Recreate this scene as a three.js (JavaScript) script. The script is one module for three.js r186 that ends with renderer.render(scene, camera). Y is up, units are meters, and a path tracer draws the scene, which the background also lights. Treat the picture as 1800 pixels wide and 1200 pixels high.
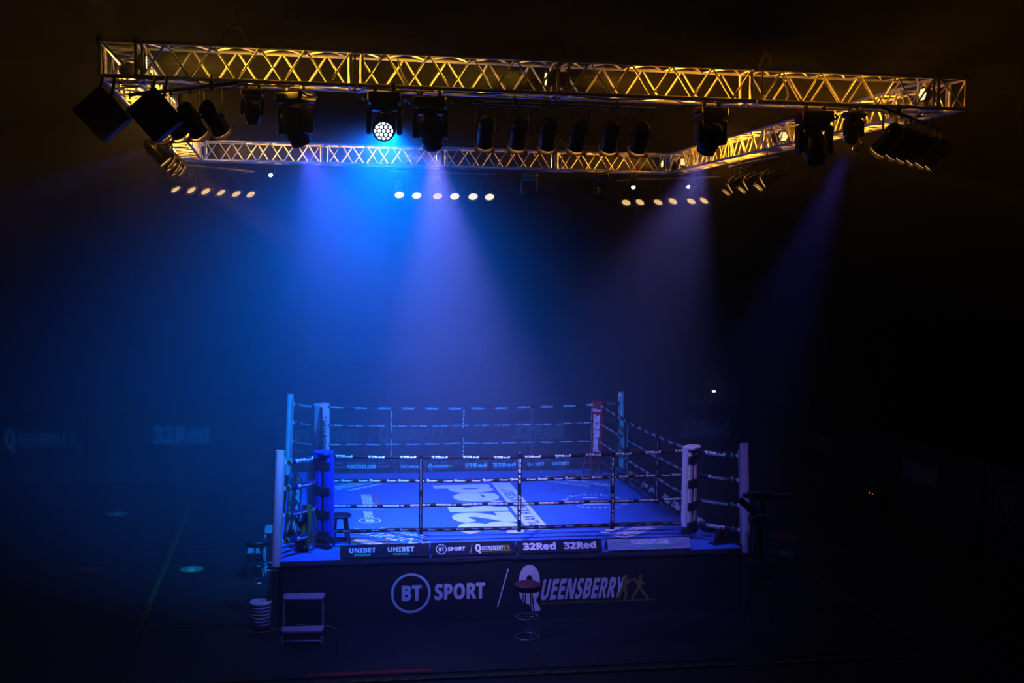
import * as THREE from 'three';
import { mergeGeometries } from 'three/addons/utils/BufferGeometryUtils.js';
import { RoundedBoxGeometry } from 'three/addons/geometries/RoundedBoxGeometry.js';
import { ImprovedNoise } from 'three/addons/math/ImprovedNoise.js';

// ------------------------------------------------------------------ camera, haze, exposure, light levels
const scene = new THREE.Scene();
scene.background = new THREE.Color(0x000000);
scene.fog = new THREE.FogExp2(new THREE.Color().setRGB(0.6, 0.64, 1.0), 0.026);                   // stage haze hanging in the hall
const camera = new THREE.PerspectiveCamera(32.06, 1.5, 0.1, 120);
camera.rotation.order = 'YXZ';
camera.position.set(-3.0026, 5.3009, 21.0066);
camera.rotation.set(-0.0631, -0.1647, 0.0110);
scene.add(camera);
const renderer = new THREE.WebGLRenderer({ antialias: true });
renderer.toneMapping = THREE.LinearToneMapping;
renderer.toneMappingExposure = 1.0;
renderer.shadowMap.enabled = true;
const LIGHT = {
  azure: { color: [0.0, 0.22, 1.0], I: 1150 },                    // big blue wash over the ring
  azureFace: { color: [0.1, 0.5, 1.0], I: 14 },                  // the lens that looks at the camera
  violet: { color: [0.4, 0.32, 1.0], I: 430 },                   // moving heads that point at the ring
  front: { color: [0.13, 0.15, 1.0], I: 205 },                     // heads that spill on the near side of the ring
  pin: { color: [0.2, 0.16, 1.0], I: 60 },                       // narrow violet pencils
  parRed: { color: [1.0, 0.26, 0.12], I: 26 },                   // three red-gelled cans on the red corner
  parRose: { color: [1.0, 0.42, 0.3], I: 14 },                    // two on the far white corner
  par: { color: [1.0, 0.62, 0.25], I: 0.6 },                     // dimmed tungsten par cans
  amber: { color: [1.0, 0.36, 0.015], I: 125 },
  yellow: { color: [1.0, 0.47, 0.03], I: 100 },                    // truss warmers
};
const rgb = (c) => new THREE.Color().setRGB(c[0], c[1], c[2]);
function spot(parent, at, target, L, angle, penumbra, I = L.I, soft = 3) {      // a SpotLight in front of a lamp's glowing face, world coordinates
  const l = new THREE.SpotLight(rgb(L.color), I, 0, angle, penumbra, 2);
  l.castShadow = true; l.shadow.radius = soft; l.shadow.mapSize.set(512, 512);
  l.position.copy(at); l.target.position.copy(target);
  l.name = 'lamp_light'; l.target.name = 'aim';
  scene.add(l, l.target);
  return l;
}

// ------------------------------------------------------------------ helpers
let seed = 7;
const rnd = () => { seed = (seed * 1664525 + 1013904223) % 4294967296; return seed / 4294967296; };
const rr = (a, b) => a + (b - a) * rnd();
const V = (x, y, z) => new THREE.Vector3(x, y, z);
const noise = new ImprovedNoise();
const names = new Map();
function numbered(n) { const k = names.get(n) || 0; names.set(n, k + 1); return k ? n + '_' + String(k).padStart(3, '0') : n; }
function merge(list) { return list.length === 1 ? list[0] : mergeGeometries(list.map((g) => { const h = g.index ? g.toNonIndexed() : g; for (const k of Object.keys(h.attributes)) if (!['position', 'normal', 'uv'].includes(k)) h.deleteAttribute(k); return h; })); }
function part(name, geo, m, parent) {
  const o = new THREE.Mesh(Array.isArray(geo) ? merge(geo) : geo, m);
  o.name = name; o.castShadow = o.receiveShadow = true; parent.add(o); return o;
}
function thing(name, label, category, pos = [0, 0, 0], turn = 0, group) {
  const o = new THREE.Group(); o.name = numbered(name); scene.add(o);
  o.position.set(...pos); o.rotation.y = turn; o.userData = { label, category };
  if (group) o.userData.group = group;
  return o;
}
function solo(name, geo, m, label, category, pos = [0, 0, 0], turn = 0, group) {
  const o = part(numbered(name), geo, m, scene); o.position.set(...pos); o.rotation.y = turn;
  o.userData = { label, category }; if (group) o.userData.group = group; return o;
}
function struct(name, geo, m, parent = scene) { const o = part(name, geo, m, parent); if (parent === scene) o.userData.kind = 'structure'; return o; }
const box = (w, h, d, x = 0, y = 0, z = 0) => new THREE.BoxGeometry(w, h, d).translate(x, y, z);
const rbox = (w, h, d, r, x = 0, y = 0, z = 0, s = 2) => new RoundedBoxGeometry(w, h, d, s, r).translate(x, y, z);
const cyl = (r0, r1, h, n = 16, x = 0, y = 0, z = 0, open = false) => new THREE.CylinderGeometry(r0, r1, h, n, 1, open).translate(x, y, z);
function rod(a, b, r, n = 8, r2 = r) {
  const d = b.clone().sub(a), g = new THREE.CylinderGeometry(r2, r, d.length(), n);
  g.applyQuaternion(new THREE.Quaternion().setFromUnitVectors(V(0, 1, 0), d.clone().normalize()));
  return g.translate((a.x + b.x) / 2, (a.y + b.y) / 2, (a.z + b.z) / 2);
}
const tube = (pts, r, seg = 24, n = 6, closed = false) => new THREE.TubeGeometry(new THREE.CatmullRomCurve3(pts.map((p) => V(...p)), closed), seg, r, n, closed);
const torus = (R, r, x = 0, y = 0, z = 0, n = 8, m = 32) => new THREE.TorusGeometry(R, r, n, m).rotateX(Math.PI / 2).translate(x, y, z);
const lathe = (pts, n = 24) => new THREE.LatheGeometry(pts.map((p) => new THREE.Vector2(p[0], p[1])), n);
const ORD = ['first', 'second', 'third', 'fourth', 'fifth', 'sixth', 'seventh', 'eighth'];

// ------------------------------------------------------------------ textures
function canvasTex(w, h, draw, srgb = true) {
  const c = document.createElement('canvas'); c.width = w; c.height = h;
  const g = c.getContext('2d'); draw(g, w, h);
  const t = new THREE.CanvasTexture(c); if (srgb) t.colorSpace = THREE.SRGBColorSpace;
  t.wrapS = t.wrapT = THREE.RepeatWrapping; t.magFilter = THREE.LinearFilter; t.anisotropy = 8; return t;
}
function noiseTex(w, h, sx, sy, lo, hi, oct = 4) {                // grey noise as a height or roughness map
  const d = new Uint8Array(w * h * 4);
  for (let y = 0; y < h; y++) for (let x = 0; x < w; x++) {
    let v = 0, a = 0.5, fx = sx, fy = sy;
    for (let o = 0; o < oct; o++) { v += a * noise.noise(x / w * fx, y / h * fy, o * 7.3); fx *= 2; fy *= 2; a *= 0.5; }
    const k = Math.max(0, Math.min(255, (lo + (hi - lo) * (v + 0.5)) * 255)), i = (y * w + x) * 4;
    d[i] = d[i + 1] = d[i + 2] = k; d[i + 3] = 255;
  }
  const t = new THREE.DataTexture(d, w, h); t.magFilter = THREE.LinearFilter; t.wrapS = t.wrapT = THREE.RepeatWrapping; t.needsUpdate = true; return t;
}
const bumpCloth = noiseTex(256, 256, 6, 6, 0, 1), bumpFine = noiseTex(256, 256, 40, 40, 0, 1, 3), roughMap = noiseTex(256, 256, 8, 8, 0.35, 0.95);
const bigFont = (g, px, extra = '') => { g.font = `${extra}bold ${px}px sans-serif`; };
// text fitted in a box: x,y is the left end of the baseline, H the cap height, W the wanted width
function word(g, s, x, y, H, W, col, weight = 0, slant = 0) {
  g.save(); g.translate(x, y); bigFont(g, 100); const m = g.measureText(s).width;
  g.transform(W / m, 0, -slant * H / 71, H / 71, 0, 0);
  g.fillStyle = col; g.fillText(s, 0, 0);
  if (weight) { g.strokeStyle = col; g.lineWidth = weight; g.lineJoin = 'round'; g.strokeText(s, 0, 0); }
  g.restore();
}
function footWord(g, x, y, H, W, col, weight = 0) {               // the shop's wordmark, its S and L turned round
  const s = 'FOOTASYLUM'; g.save(); g.translate(x, y); bigFont(g, 100);
  const ws = [...s].map((c) => g.measureText(c).width), tot = ws.reduce((a, b) => a + b, 0);
  g.scale(W / tot, H / 71); g.fillStyle = g.strokeStyle = col; g.lineWidth = weight; let X = 0;
  [...s].forEach((c, i) => {
    g.save(); if (c === 'S' || c === 'L') { g.translate(X + ws[i], 0); g.scale(-1, 1); } else g.translate(X, 0);
    g.fillText(c, 0, 0); if (weight) g.strokeText(c, 0, 0); g.restore(); X += ws[i];
  });
  g.restore();
}
function boxers(g, x, y, h, col) {                                // the two small sparring figures at the end of the promoter's mark
  g.save(); g.translate(x, y); g.scale(h / 100, h / 100); g.strokeStyle = g.fillStyle = col; g.lineCap = g.lineJoin = 'round';
  const line = (w, ...p) => { g.lineWidth = w; g.beginPath(); g.moveTo(p[0], p[1]); for (let i = 2; i < p.length; i += 2) g.lineTo(p[i], p[i + 1]); g.stroke(); };
  const dot = (cx, cy, r) => { g.beginPath(); g.arc(cx, cy, r, 0, 7); g.fill(); };
  dot(38, -88, 8); line(17, 34, -72, 32, -46); line(9, 36, -70, 58, -72, 70, -76); line(9, 32, -68, 48, -60); line(11, 32, -44, 40, -22, 34, 0); line(11, 30, -44, 18, -24, 6, -4);
  dot(98, -86, 8); line(17, 98, -70, 92, -44); line(9, 98, -70, 82, -62, 76, -74); line(9, 98, -66, 112, -56); line(11, 90, -42, 78, -22, 66, -2); line(11, 96, -42, 110, -22, 128, 0);
  g.restore();
}
function btMark(g, x, y, R, col, W) {                             // ring with BT inside, then SPORT; W is the whole width
  g.strokeStyle = col; g.lineWidth = R * 0.13; g.beginPath(); g.arc(x + R, y, R * 0.93, 0, 7); g.stroke();
  word(g, 'BT', x + R * 0.48, y + R * 0.36, R * 0.72, R * 1.06, col, 5);
  word(g, 'SPORT', x + R * 2.18, y + R * 0.36, R * 0.74, W - R * 2.18, col, 5);
}
function queensMark(g, x, y, H, W, col, gold, under = true) {     // y baseline, H cap height of the small letters; the Q is much taller
  word(g, 'Q', x, y + H * 0.28, H * 1.75, W * 0.165, col, 9);
  word(g, 'UEENSBERRY', x + W * 0.165, y, H * 1.06, W * 0.6, col, 3, 0.2);
  boxers(g, x + W * 0.775, y + H * 0.08, H * 1.35, gold);
  if (under) { g.fillStyle = gold; g.fillRect(x + W * 0.18, y + H * 0.2, W * 0.8, H * 0.09); }
}
const INK = '#0b1020', WHITE = '#eceaf2', GOLD = '#c9b52a', GREEN = '#16b878';

// ------------------------------------------------------------------ materials
const std = (color, roughness = 0.6, metalness = 0, extra = {}) => new THREE.MeshStandardMaterial({ color, roughness, metalness, ...extra });
const glow = (c, k) => new THREE.MeshStandardMaterial({ color: 0x080808, roughness: 0.4, emissive: rgb(c), emissiveIntensity: k });
const M = {
  alu: std(0xe2e2e2, 0.42, 0.2, { roughnessMap: roughMap }), aluDark: std(0x6d7075, 0.5, 0.4), black: std(0x0a0a0b, 0.55), blackGloss: std(0x0b0b0d, 0.28), blackMetal: std(0x111114, 0.38, 0.5),
  drape: std(0x07070a, 0.95), wallDark: std(0x14141a, 0.9), wood: std(0x4a2a1c, 0.6), floor: std(0x08080b, 0.62, 0, { bumpMap: bumpFine, bumpScale: 0.002 }), floor2: std(0x090a10, 0.55, 0, { bumpMap: bumpFine, bumpScale: 0.002 }), ceil: std(0x0c0c0e, 0.95),
  postWhite: std(0xd8d6dc, 0.35), chrome: std(0xd6d8dc, 0.12, 1), cable: std(0x08080a, 0.6), chain: std(0x18181a, 0.5, 0.6), stripGold: std(0xb09a30, 0.6),
  parGlow: glow([1, 0.5, 0.085], 1.25), parGlowHot: glow([1, 0.66, 0.24], 1.5), parGlowWhite: glow([1, 0.86, 0.6], 1.9), ledAmber: glow([1, 0.74, 0.28], 3.2), ledBlue: glow([0.72, 0.94, 1.0], 4.5), lensViolet: glow([0.3, 0.3, 1], 3), lensAzure: glow([0.05, 0.3, 1], 6),
  gel: std(0x8a5a30, 0.5, 0.2), canBlack: std(0x1c1815, 0.24, 0.6), yokeGrey: std(0x2a2624, 0.4, 0.6), glassDark: std(0x05060a, 0.08),
};

// ================================================================== THE HALL
const H = { x0: -22, x1: 25, z0: -18, z1: 27, y1: 11.6 };
struct('floor', box(H.x1 - H.x0 + 1, 0.3, H.z1 - H.z0 + 1, (H.x0 + H.x1) / 2, -0.15, (H.z0 + H.z1) / 2), M.floor);
const ceiling = struct('ceiling', box(H.x1 - H.x0 + 1, 0.3, H.z1 - H.z0 + 1, (H.x0 + H.x1) / 2, H.y1 + 0.15, (H.z0 + H.z1) / 2), M.ceil);
struct('wall_left', box(0.3, H.y1, H.z1 - H.z0, H.x0 - 0.15, H.y1 / 2, (H.z0 + H.z1) / 2), M.drape);
struct('wall_right', box(0.3, H.y1, H.z1 - H.z0, H.x1 + 0.15, H.y1 / 2, (H.z0 + H.z1) / 2), M.drape);
struct('wall_front', box(H.x1 - H.x0, H.y1, 0.3, (H.x0 + H.x1) / 2, H.y1 / 2, H.z1 + 0.15), M.drape);
// back wall with an opening for the stairs, a timber rail on both sides of it
{
  const xs = [2.52, 3.86], top = 3.4, w = struct('wall_back', [
    box(xs[0] - H.x0, H.y1, 0.3, (H.x0 + xs[0]) / 2, H.y1 / 2, H.z0 - 0.15), box(H.x1 - xs[1], H.y1, 0.3, (H.x1 + xs[1]) / 2, H.y1 / 2, H.z0 - 0.15),
    box(xs[1] - xs[0], H.y1 - top, 0.3, (xs[0] + xs[1]) / 2, (H.y1 + top) / 2, H.z0 - 0.15), box(xs[1] - xs[0], H.y1, 0.3, (xs[0] + xs[1]) / 2, H.y1 / 2, H.z0 - 3.2)], M.drape);
  for (const [a, b] of [[-3.2, 2.48], [3.9, 9.2]]) for (let k = 0; k < 3; k++) part('wood_panel', rbox(b - a, 0.265, 0.04, 0.01, (a + b) / 2, 2.25 + k * 0.285, H.z0 + 0.02), M.wood, w);
  const st = thing('staircase', 'dark flight of stairs with pale nosings in the far wall', 'stairs', [(xs[0] + xs[1]) / 2, 0, H.z0 - 0.3]);
  for (let k = 0; k < 9; k++) {
    const y = 0.3 + k * 0.3; part('tread', box(1.28, y, 0.3, 0, y / 2, -0.15 - k * 0.3), M.wallDark, st);
    part('nosing', rbox(1.26, 0.035, 0.05, 0.01, 0, y + 0.018, 0.0 - k * 0.3), std(0x9a8878, 0.6), st);
  }
  const e = thing('bulkhead_lamp', 'tiny white lamp glowing low on the far dark wall', 'lamp', [10.5, 1.1, H.z0 + 0.06]);
  part('housing', rbox(0.22, 0.14, 0.1, 0.03), M.black, e); part('diffuser', rbox(0.12, 0.07, 0.03, 0.012, 0, 0, 0.06), glow([0.9, 0.95, 1], 5), e);
  const l = new THREE.PointLight(rgb([0.9, 0.95, 1]), 0.12); l.position.set(10.5, 1.1, H.z0 + 0.2); l.castShadow = true; l.name = 'lamp_light'; scene.add(l);
}
for (const z of [-15.7, -10.2, -4.64, 0.9, 6.41, 12, 18]) part('beam', box(H.x1 - H.x0, 0.45, 0.22, (H.x0 + H.x1) / 2, H.y1 - 0.225, z), M.ceil, ceiling);
// ring-side floor boards with open joints
{
  const f = struct('floor_boards', [box(10.6, 0.012, 0.1, 0, 0.006, -5.9)], M.floor2);
  for (let i = 0; i < 4; i++) for (let k = 0; k < 5; k++) {
    const w = 2.72, d = 2.36; part('floor_panel', rbox(w - 0.03, 0.02, d - 0.03, 0.006, -4.2 + i * w + 0.12, 0.008, -4.72 + k * d, 1), M.floor2, f);
  }
}
// hazard tape round the ring
{
  const tape = canvasTex(64, 32, (g) => { g.fillStyle = '#0a0a0a'; g.fillRect(0, 0, 64, 32); g.fillStyle = '#6a5410'; g.beginPath(); g.moveTo(0, 32); g.lineTo(32, 32); g.lineTo(64, 0); g.lineTo(32, 0); g.fill(); });
  const strip = (len, pos, turn, label) => { const t = tape.clone(); t.repeat.set(len / 0.22, 1); t.needsUpdate = true; solo('hazard_tape', new THREE.BoxGeometry(len, 0.004, 0.09), std(0xffffff, 0.7, 0, { map: t }), label, 'tape', pos, turn, 'floor tape'); };
  strip(13.2, [-5.58, 0.022, -0.5], Math.PI / 2 + 0.02, 'yellow and black floor tape beside the blue corner and bucket');
  strip(12.6, [5.5, 0.022, -0.1], Math.PI / 2, 'yellow and black floor tape beyond the tripod camera');
  strip(11, [0, 0.022, 6.1], 0, 'yellow and black floor tape across the floor before the chrome bar stool');
  const dot = (x, z, r, base, ink, label) => {
    const t = canvasTex(128, 128, (g) => { g.fillStyle = base; g.fillRect(0, 0, 128, 128); g.strokeStyle = g.fillStyle = ink; g.lineWidth = 9; g.beginPath(); g.moveTo(26, 64); g.lineTo(92, 64); g.moveTo(72, 44); g.lineTo(96, 64); g.lineTo(72, 84); g.stroke(); });
    solo('floor_sticker', cyl(r, r, 0.004, 28), std(0xffffff, 0.6, 0, { map: t }), label, 'sticker', [x, 0.024, z], 0, 'round floor stickers');
  };
  dot(-5.1, 0.15, 0.2, '#0f8a50', '#e8f4ee', 'round green floor sticker with a white arrow beside the tape near the bucket');
  dot(5.62, 0.25, 0.24, '#0f8a60', '#d8ece8', 'round green floor sticker with an arrow next to the tape past the tripod camera');
  dot(-6.8, 0.0, 0.24, '#a01818', '#a01818', 'round red floor sticker outside the tape on the bucket side');
  dot(6.2, -1.0, 0.26, '#b01c1c', '#c04040', 'round red floor sticker outside the tape past the tripod camera');
  dot(-6.6, -6.6, 0.3, '#8a2020', '#8a2020', 'far round red floor sticker below the hoarding on the blue corner side');
  dot(-7.1, -4.7, 0.24, '#1c6a60', '#8ab0a8', 'small far green floor sticker outside the tape');
  dot(6.7, 0.25, 0.2, '#303038', '#70707a', 'grey round floor sticker outside the tape on the camera side');
  solo('floor_strip', box(1.6, 0.004, 0.12), std(0x8a1c14, 0.7), 'dull red strip stuck on the floor in front of the ring', 'strip', [-2.3, 0.022, 5.8]);
}
// advertising hoardings
{
  const W = 4.4, Hh = 1.72;
  const tx = (draw) => canvasTex(1024, 400, (g) => { g.fillStyle = '#06080e'; g.fillRect(0, 0, 1024, 400); draw(g); });
  const ink = '#786c70';
  const t32 = tx((g) => word(g, '32Red', 355, 178, 92, 320, ink, 9));
  const tBT = tx((g) => { btMark(g, 60, 150, 92, ink, 420); g.lineWidth = 5; g.strokeStyle = ink; g.beginPath(); g.moveTo(560, 70); g.lineTo(530, 230); g.stroke(); queensMark(g, 600, 178, 60, 380, ink, '#8a6a50'); });
  const mk = (x, z, turn, t, label) => {
    const o = thing('hoarding', label, 'hoarding', [x, 0, z], turn, 'advertising hoardings');
    part('panel', rbox(W - 0.05, Hh, 0.08, 0.02, 0, Hh / 2, 0), M.black, o);
    part('printed_face', new THREE.PlaneGeometry(W - 0.09, Hh - 0.04).translate(0, Hh / 2, 0.044), std(0xffffff, 0.75, 0, { map: t }), o);
    part('top_rail', rbox(W - 0.05, 0.03, 0.1, 0.01, 0, Hh + 0.01, 0), M.black, o);
    for (const s of [-1, 1]) part('foot', rbox(0.08, 0.05, 0.6, 0.015, s * W * 0.4, 0.025, -0.2), M.black, o);
    return o;
  };
  mk(-10.62, -8.5, 0, tBT, 'far hoarding at the end of the row beyond the blue corner side');
  mk(-6.2, -8.5, 0, t32, 'far dark hoarding with faint lettering left of the ring post');
  mk(-1.8, -8.5, 0, tBT, 'far dark hoarding behind the back ropes with a faint ringed emblem');
  mk(2.6, -8.5, 0, t32, 'far dark hoarding directly behind the red chairs');
  mk(7.0, -8.5, 0, t32, 'far dark hoarding behind the wooden table outside the red corner');
  const rt = -Math.PI / 2 + 0.05;
  mk(9.15, -6.1, rt, t32, 'farthest hoarding of the row along the side beyond the tripod camera');
  mk(9.35, -1.6, rt, t32, 'middle hoarding of the side row with faint numerals beyond the camera');
  mk(9.55, 2.9, rt, tBT, 'nearest hoarding of the side row with a ringed emblem');
}

// ================================================================== THE RING
const P = 3.5, PZ = 3.72, R = 2.88, RZ = 3.11, W = 3.52, WZ = 3.74, DY = 1.02;
const lightPrint = '#f1eef6';
const ringTex = canvasTex(1928, 2048, (g, w, h) => {
  const kx = w / (2 * W), kz = h / (2 * WZ), X = (x) => (x + W) * kx, Z = (z) => (z + WZ) * kz, k = (kx + kz) / 2;
  g.fillStyle = '#3a70dc'; g.fillRect(0, 0, w, h);
  for (let i = 0; i < 900; i++) { g.fillStyle = `rgba(${rnd() < 0.5 ? '20,50,150' : '70,130,240'},${rr(0.02, 0.06)})`; g.beginPath(); g.ellipse(rr(0, w), rr(0, h), rr(10, 90), rr(6, 50), rr(0, 3), 0, 7); g.fill(); }
  for (let i = 0; i < 140; i++) { g.strokeStyle = `rgba(20,40,120,${rr(0.05, 0.2)})`; g.lineWidth = rr(0.6, 2.4); const x = rr(0, w), y = rr(0, h), a = rr(0, 6.3), l = rr(20, 160); g.beginPath(); g.moveTo(x, y); g.quadraticCurveTo(x + Math.cos(a) * l * 0.5 + rr(-12, 12), y + Math.sin(a) * l * 0.5, x + Math.cos(a) * l, y + Math.sin(a) * l); g.stroke(); }
  const at = (x, z, deg, f) => { g.save(); g.translate(X(x), Z(z)); g.rotate(deg * Math.PI / 180); f(); g.restore(); };
  // main sponsor, reading away from the camera
  at(0.31, 2.33, -90, () => word(g, '32Red', 0, 0, 0.93 * k, 4.28 * k, lightPrint, 9));
  g.fillStyle = lightPrint; g.beginPath(); g.moveTo(X(0.45), Z(-2.05)); g.lineTo(X(0.82), Z(-2.03)); g.lineTo(X(0.79), Z(2.2)); g.lineTo(X(0.43), Z(2.2)); g.fill();
  at(0.72, 1.92, -90, () => word(g, 'PLAY RESPONSIBLY', 0, 0, 0.2 * k, 3.3 * k, '#2b55c8', 0));
  // bookmaker in two corners, six dots under it
  const unibet = () => { word(g, 'UNIBET', -0.62 * k, 0.02 * k, 0.3 * k, 1.24 * k, lightPrint, 5); g.fillStyle = lightPrint; for (let i = 0; i < 6; i++) { g.beginPath(); g.arc((-0.4 + i * 0.16) * k, 0.22 * k, 0.078 * k, 0, 7); g.fill(); } };
  at(-2.2, -2.02, -45, unibet); at(2.08, 2.34, 135, unibet);
  // clothes shop in the other two corners
  const foot = () => {
    footWord(g, -0.8 * k, 0.02 * k, 0.28 * k, 1.6 * k, lightPrint, 0); footWord(g, -0.5 * k, 0.3 * k, 0.15 * k, 1.0 * k, lightPrint, 0);
    g.fillStyle = '#8a5a4c'; g.beginPath(); g.ellipse(-0.1 * k, -0.62 * k, 0.62 * k, 0.2 * k, 0, 0, 7); g.fill(); g.fillStyle = '#e6dfe4'; g.beginPath(); g.ellipse(-0.05 * k, -0.6 * k, 0.3 * k, 0.11 * k, 0, 0, 7); g.fill();
    g.strokeStyle = '#b0a0b0'; g.lineWidth = 5; for (let i = 0; i < 5; i++) { g.beginPath(); g.moveTo((-0.36 + i * 0.14) * k, -0.7 * k); g.quadraticCurveTo((-0.2 + i * 0.12) * k, -0.6 * k, (-0.3 + i * 0.14) * k, -0.5 * k); g.stroke(); }
    
  };
  at(-1.78, 2.3, -135, foot); at(2.12, -1.98, 45, foot);
  // broadcaster and promoter along the side, reading away
  at(-2.07, 1.36, -90, () => btMark(g, 0, -0.02 * k, 0.19 * k, lightPrint, 0.95 * k));
  g.strokeStyle = lightPrint; g.lineWidth = 5; g.beginPath(); g.moveTo(X(-2.4), Z(0.18)); g.lineTo(X(-1.8), Z(0.3)); g.stroke();
  at(-1.98, -0.12, -90, () => { word(g, 'QUEENSBERRY', 0, 0, 0.17 * k, 0.98 * k, lightPrint, 6); g.strokeStyle = '#e0604c'; g.lineWidth = 9; g.beginPath(); g.moveTo(0, 0.09 * k); g.lineTo(1.06 * k, 0.09 * k); g.lineTo(1.06 * k, -0.24 * k); g.stroke(); });
  // round badge of short strokes
  at(2.07, -0.03, 180, () => {
    g.strokeStyle = lightPrint; g.fillStyle = lightPrint;
    for (let i = 0; i < 34; i++) { const a = i / 34 * 6.283; g.lineWidth = 0.05 * k; const r0 = 0.5, r1 = 0.56 + (i % 3) * 0.03; if (i % 9 === 4) continue; g.beginPath(); g.moveTo(Math.cos(a) * r0 * k, Math.sin(a) * r0 * k * 1.1); g.lineTo(Math.cos(a) * r1 * k, Math.sin(a) * r1 * k * 1.1); g.stroke(); }
    g.beginPath(); g.moveTo(-0.3 * k, -0.3 * k); g.lineTo(0.34 * k, -0.3 * k); g.lineTo(0.1 * k, -0.1 * k); g.fill(); g.fillRect(-0.12 * k, 0.28 * k, 0.28 * k, 0.09 * k);
  });
});
{
  const ring = thing('boxing_ring', 'raised boxing ring platform with blue printed canvas and black skirts', 'boxing ring');
  // canvas: a sheet with slight waves that turns down over the edge
  const nx = 70, nz = 74, pos = [], uv = [], idx = [];
  for (let j = 0; j <= nz; j++) for (let i = 0; i <= nx; i++) {
    const x = (i / nx * 2 - 1) * W, z = (j / nz * 2 - 1) * WZ, e = Math.min(W - Math.abs(x), WZ - Math.abs(z));
    pos.push(x, DY + 0.004 * noise.noise(x * 1.3, 1, z * 1.3) - Math.max(0, 0.05 - e) * 0.5, z); uv.push((x + W) / (2 * W), (WZ - z) / (2 * WZ));
  }
  for (let j = 0; j < nz; j++) for (let i = 0; i < nx; i++) { const a = j * (nx + 1) + i, b = a + 1, c = a + nx + 1, d = c + 1; idx.push(a, c, b, b, c, d); }
  const cg = new THREE.BufferGeometry(); cg.setAttribute('position', new THREE.Float32BufferAttribute(pos, 3)); cg.setAttribute('uv', new THREE.Float32BufferAttribute(uv, 2)); cg.setIndex(idx); cg.computeVertexNormals();
  const clothBump = bumpCloth.clone(); clothBump.repeat.set(4, 4); clothBump.needsUpdate = true;
  part('canvas', cg, std(0xffffff, 0.7, 0, { map: ringTex, bumpMap: clothBump, bumpScale: 0.01 }), ring);
  part('deck', rbox(2 * W - 0.04, 0.16, 2 * WZ - 0.04, 0.02, 0, DY - 0.11, 0), M.black, ring);
  // overhang: the canvas edge folded down on every side, wavy hem
  const hem = (len) => {
    const g = new THREE.PlaneGeometry(len, 0.07, 120, 2), p = g.attributes.position;
    for (let i = 0; i < p.count; i++) { const x = p.getX(i), y = p.getY(i); if (y < 0.03) p.setXYZ(i, x, y + 0.022 * noise.noise(x * 1.7, 3, 0) + 0.012 * noise.noise(x * 6, 9, 0), 0.012 + 0.02 * noise.noise(x * 2.2, 5, 1)); }
    g.computeVertexNormals(); return g.translate(0, DY - 0.052, 0);
  };
  const hemMat = std(0x0e1634, 0.7, 0, { side: THREE.DoubleSide, bumpMap: bumpCloth, bumpScale: 0.01 });
  part('canvas_hem', [hem(2 * W).translate(0, 0, WZ + 0.004), hem(2 * W).rotateY(Math.PI).translate(0, 0, -WZ - 0.004), hem(2 * WZ).rotateY(Math.PI / 2).translate(W + 0.004, 0, 0), hem(2 * WZ).rotateY(-Math.PI / 2).translate(-W - 0.004, 0, 0)], hemMat, ring);
  const skirtTex = canvasTex(2048, 280, (g, w, h) => {
    const k = w / (2 * W), X = (x) => (x + W) * k, Y = (y) => h - y * k; g.fillStyle = '#05070c'; g.fillRect(0, 0, w, h);
    btMark(g, X(-1.9), Y(0.46), 0.295 * k, '#e4e2f0', 1.4 * k);
    g.strokeStyle = '#e4e2f0'; g.lineWidth = 6; g.beginPath(); g.moveTo(X(-0.15), Y(0.78)); g.lineTo(X(-0.31), Y(0.21)); g.stroke();
    word(g, 'Q', X(0.0), Y(0.28), 0.5 * k, 0.34 * k, '#e4e2f0', 9); word(g, 'UEENSBERRY', X(0.32), Y(0.3), 0.29 * k, 1.28 * k, '#d0d0ea', 4, 0.2);
    boxers(g, X(1.52), Y(0.27), 0.38 * k, '#7a7024'); g.fillStyle = '#6a6020'; g.fillRect(X(0.33), Y(0.25), 1.8 * k, 0.02 * k);
  });
  const skirt = (len, mat, name) => {
    const g = new THREE.PlaneGeometry(len, 0.98, 90, 8), p = g.attributes.position;
    for (let i = 0; i < p.count; i++) p.setZ(i, 0.015 * noise.noise(p.getX(i) * 1.6, 2, len) * (0.49 - p.getY(i)) + 0.01 * (0.5 - p.getY(i)));
    g.computeVertexNormals(); return g.translate(0, 0.495, 0);
  };
  const sk = std(0xffffff, 0.8, 0, { map: skirtTex, side: THREE.DoubleSide }), sp = std(0x05070c, 0.8, 0, { side: THREE.DoubleSide });
  part('skirt', skirt(2 * W), sk, ring).position.z = WZ - 0.005;
  let q = part('skirt', skirt(2 * W), sp, ring); q.rotation.y = Math.PI; q.position.z = -WZ + 0.005;
  q = part('skirt', skirt(2 * WZ), sp, ring); q.rotation.y = Math.PI / 2; q.position.x = W - 0.005;
  q = part('skirt', skirt(2 * WZ), sp, ring); q.rotation.y = -Math.PI / 2; q.position.x = -W + 0.005;
}
const CORNERS = [
  { k: 'blue', n: 'the blue corner', sx: -1, sz: 1 }, { k: 'white', n: 'the white corner by the tripod camera', sx: 1, sz: 1 },
  { k: 'far', n: 'the far white corner', sx: -1, sz: -1 }, { k: 'red', n: 'the red corner', sx: 1, sz: -1 },
];
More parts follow.
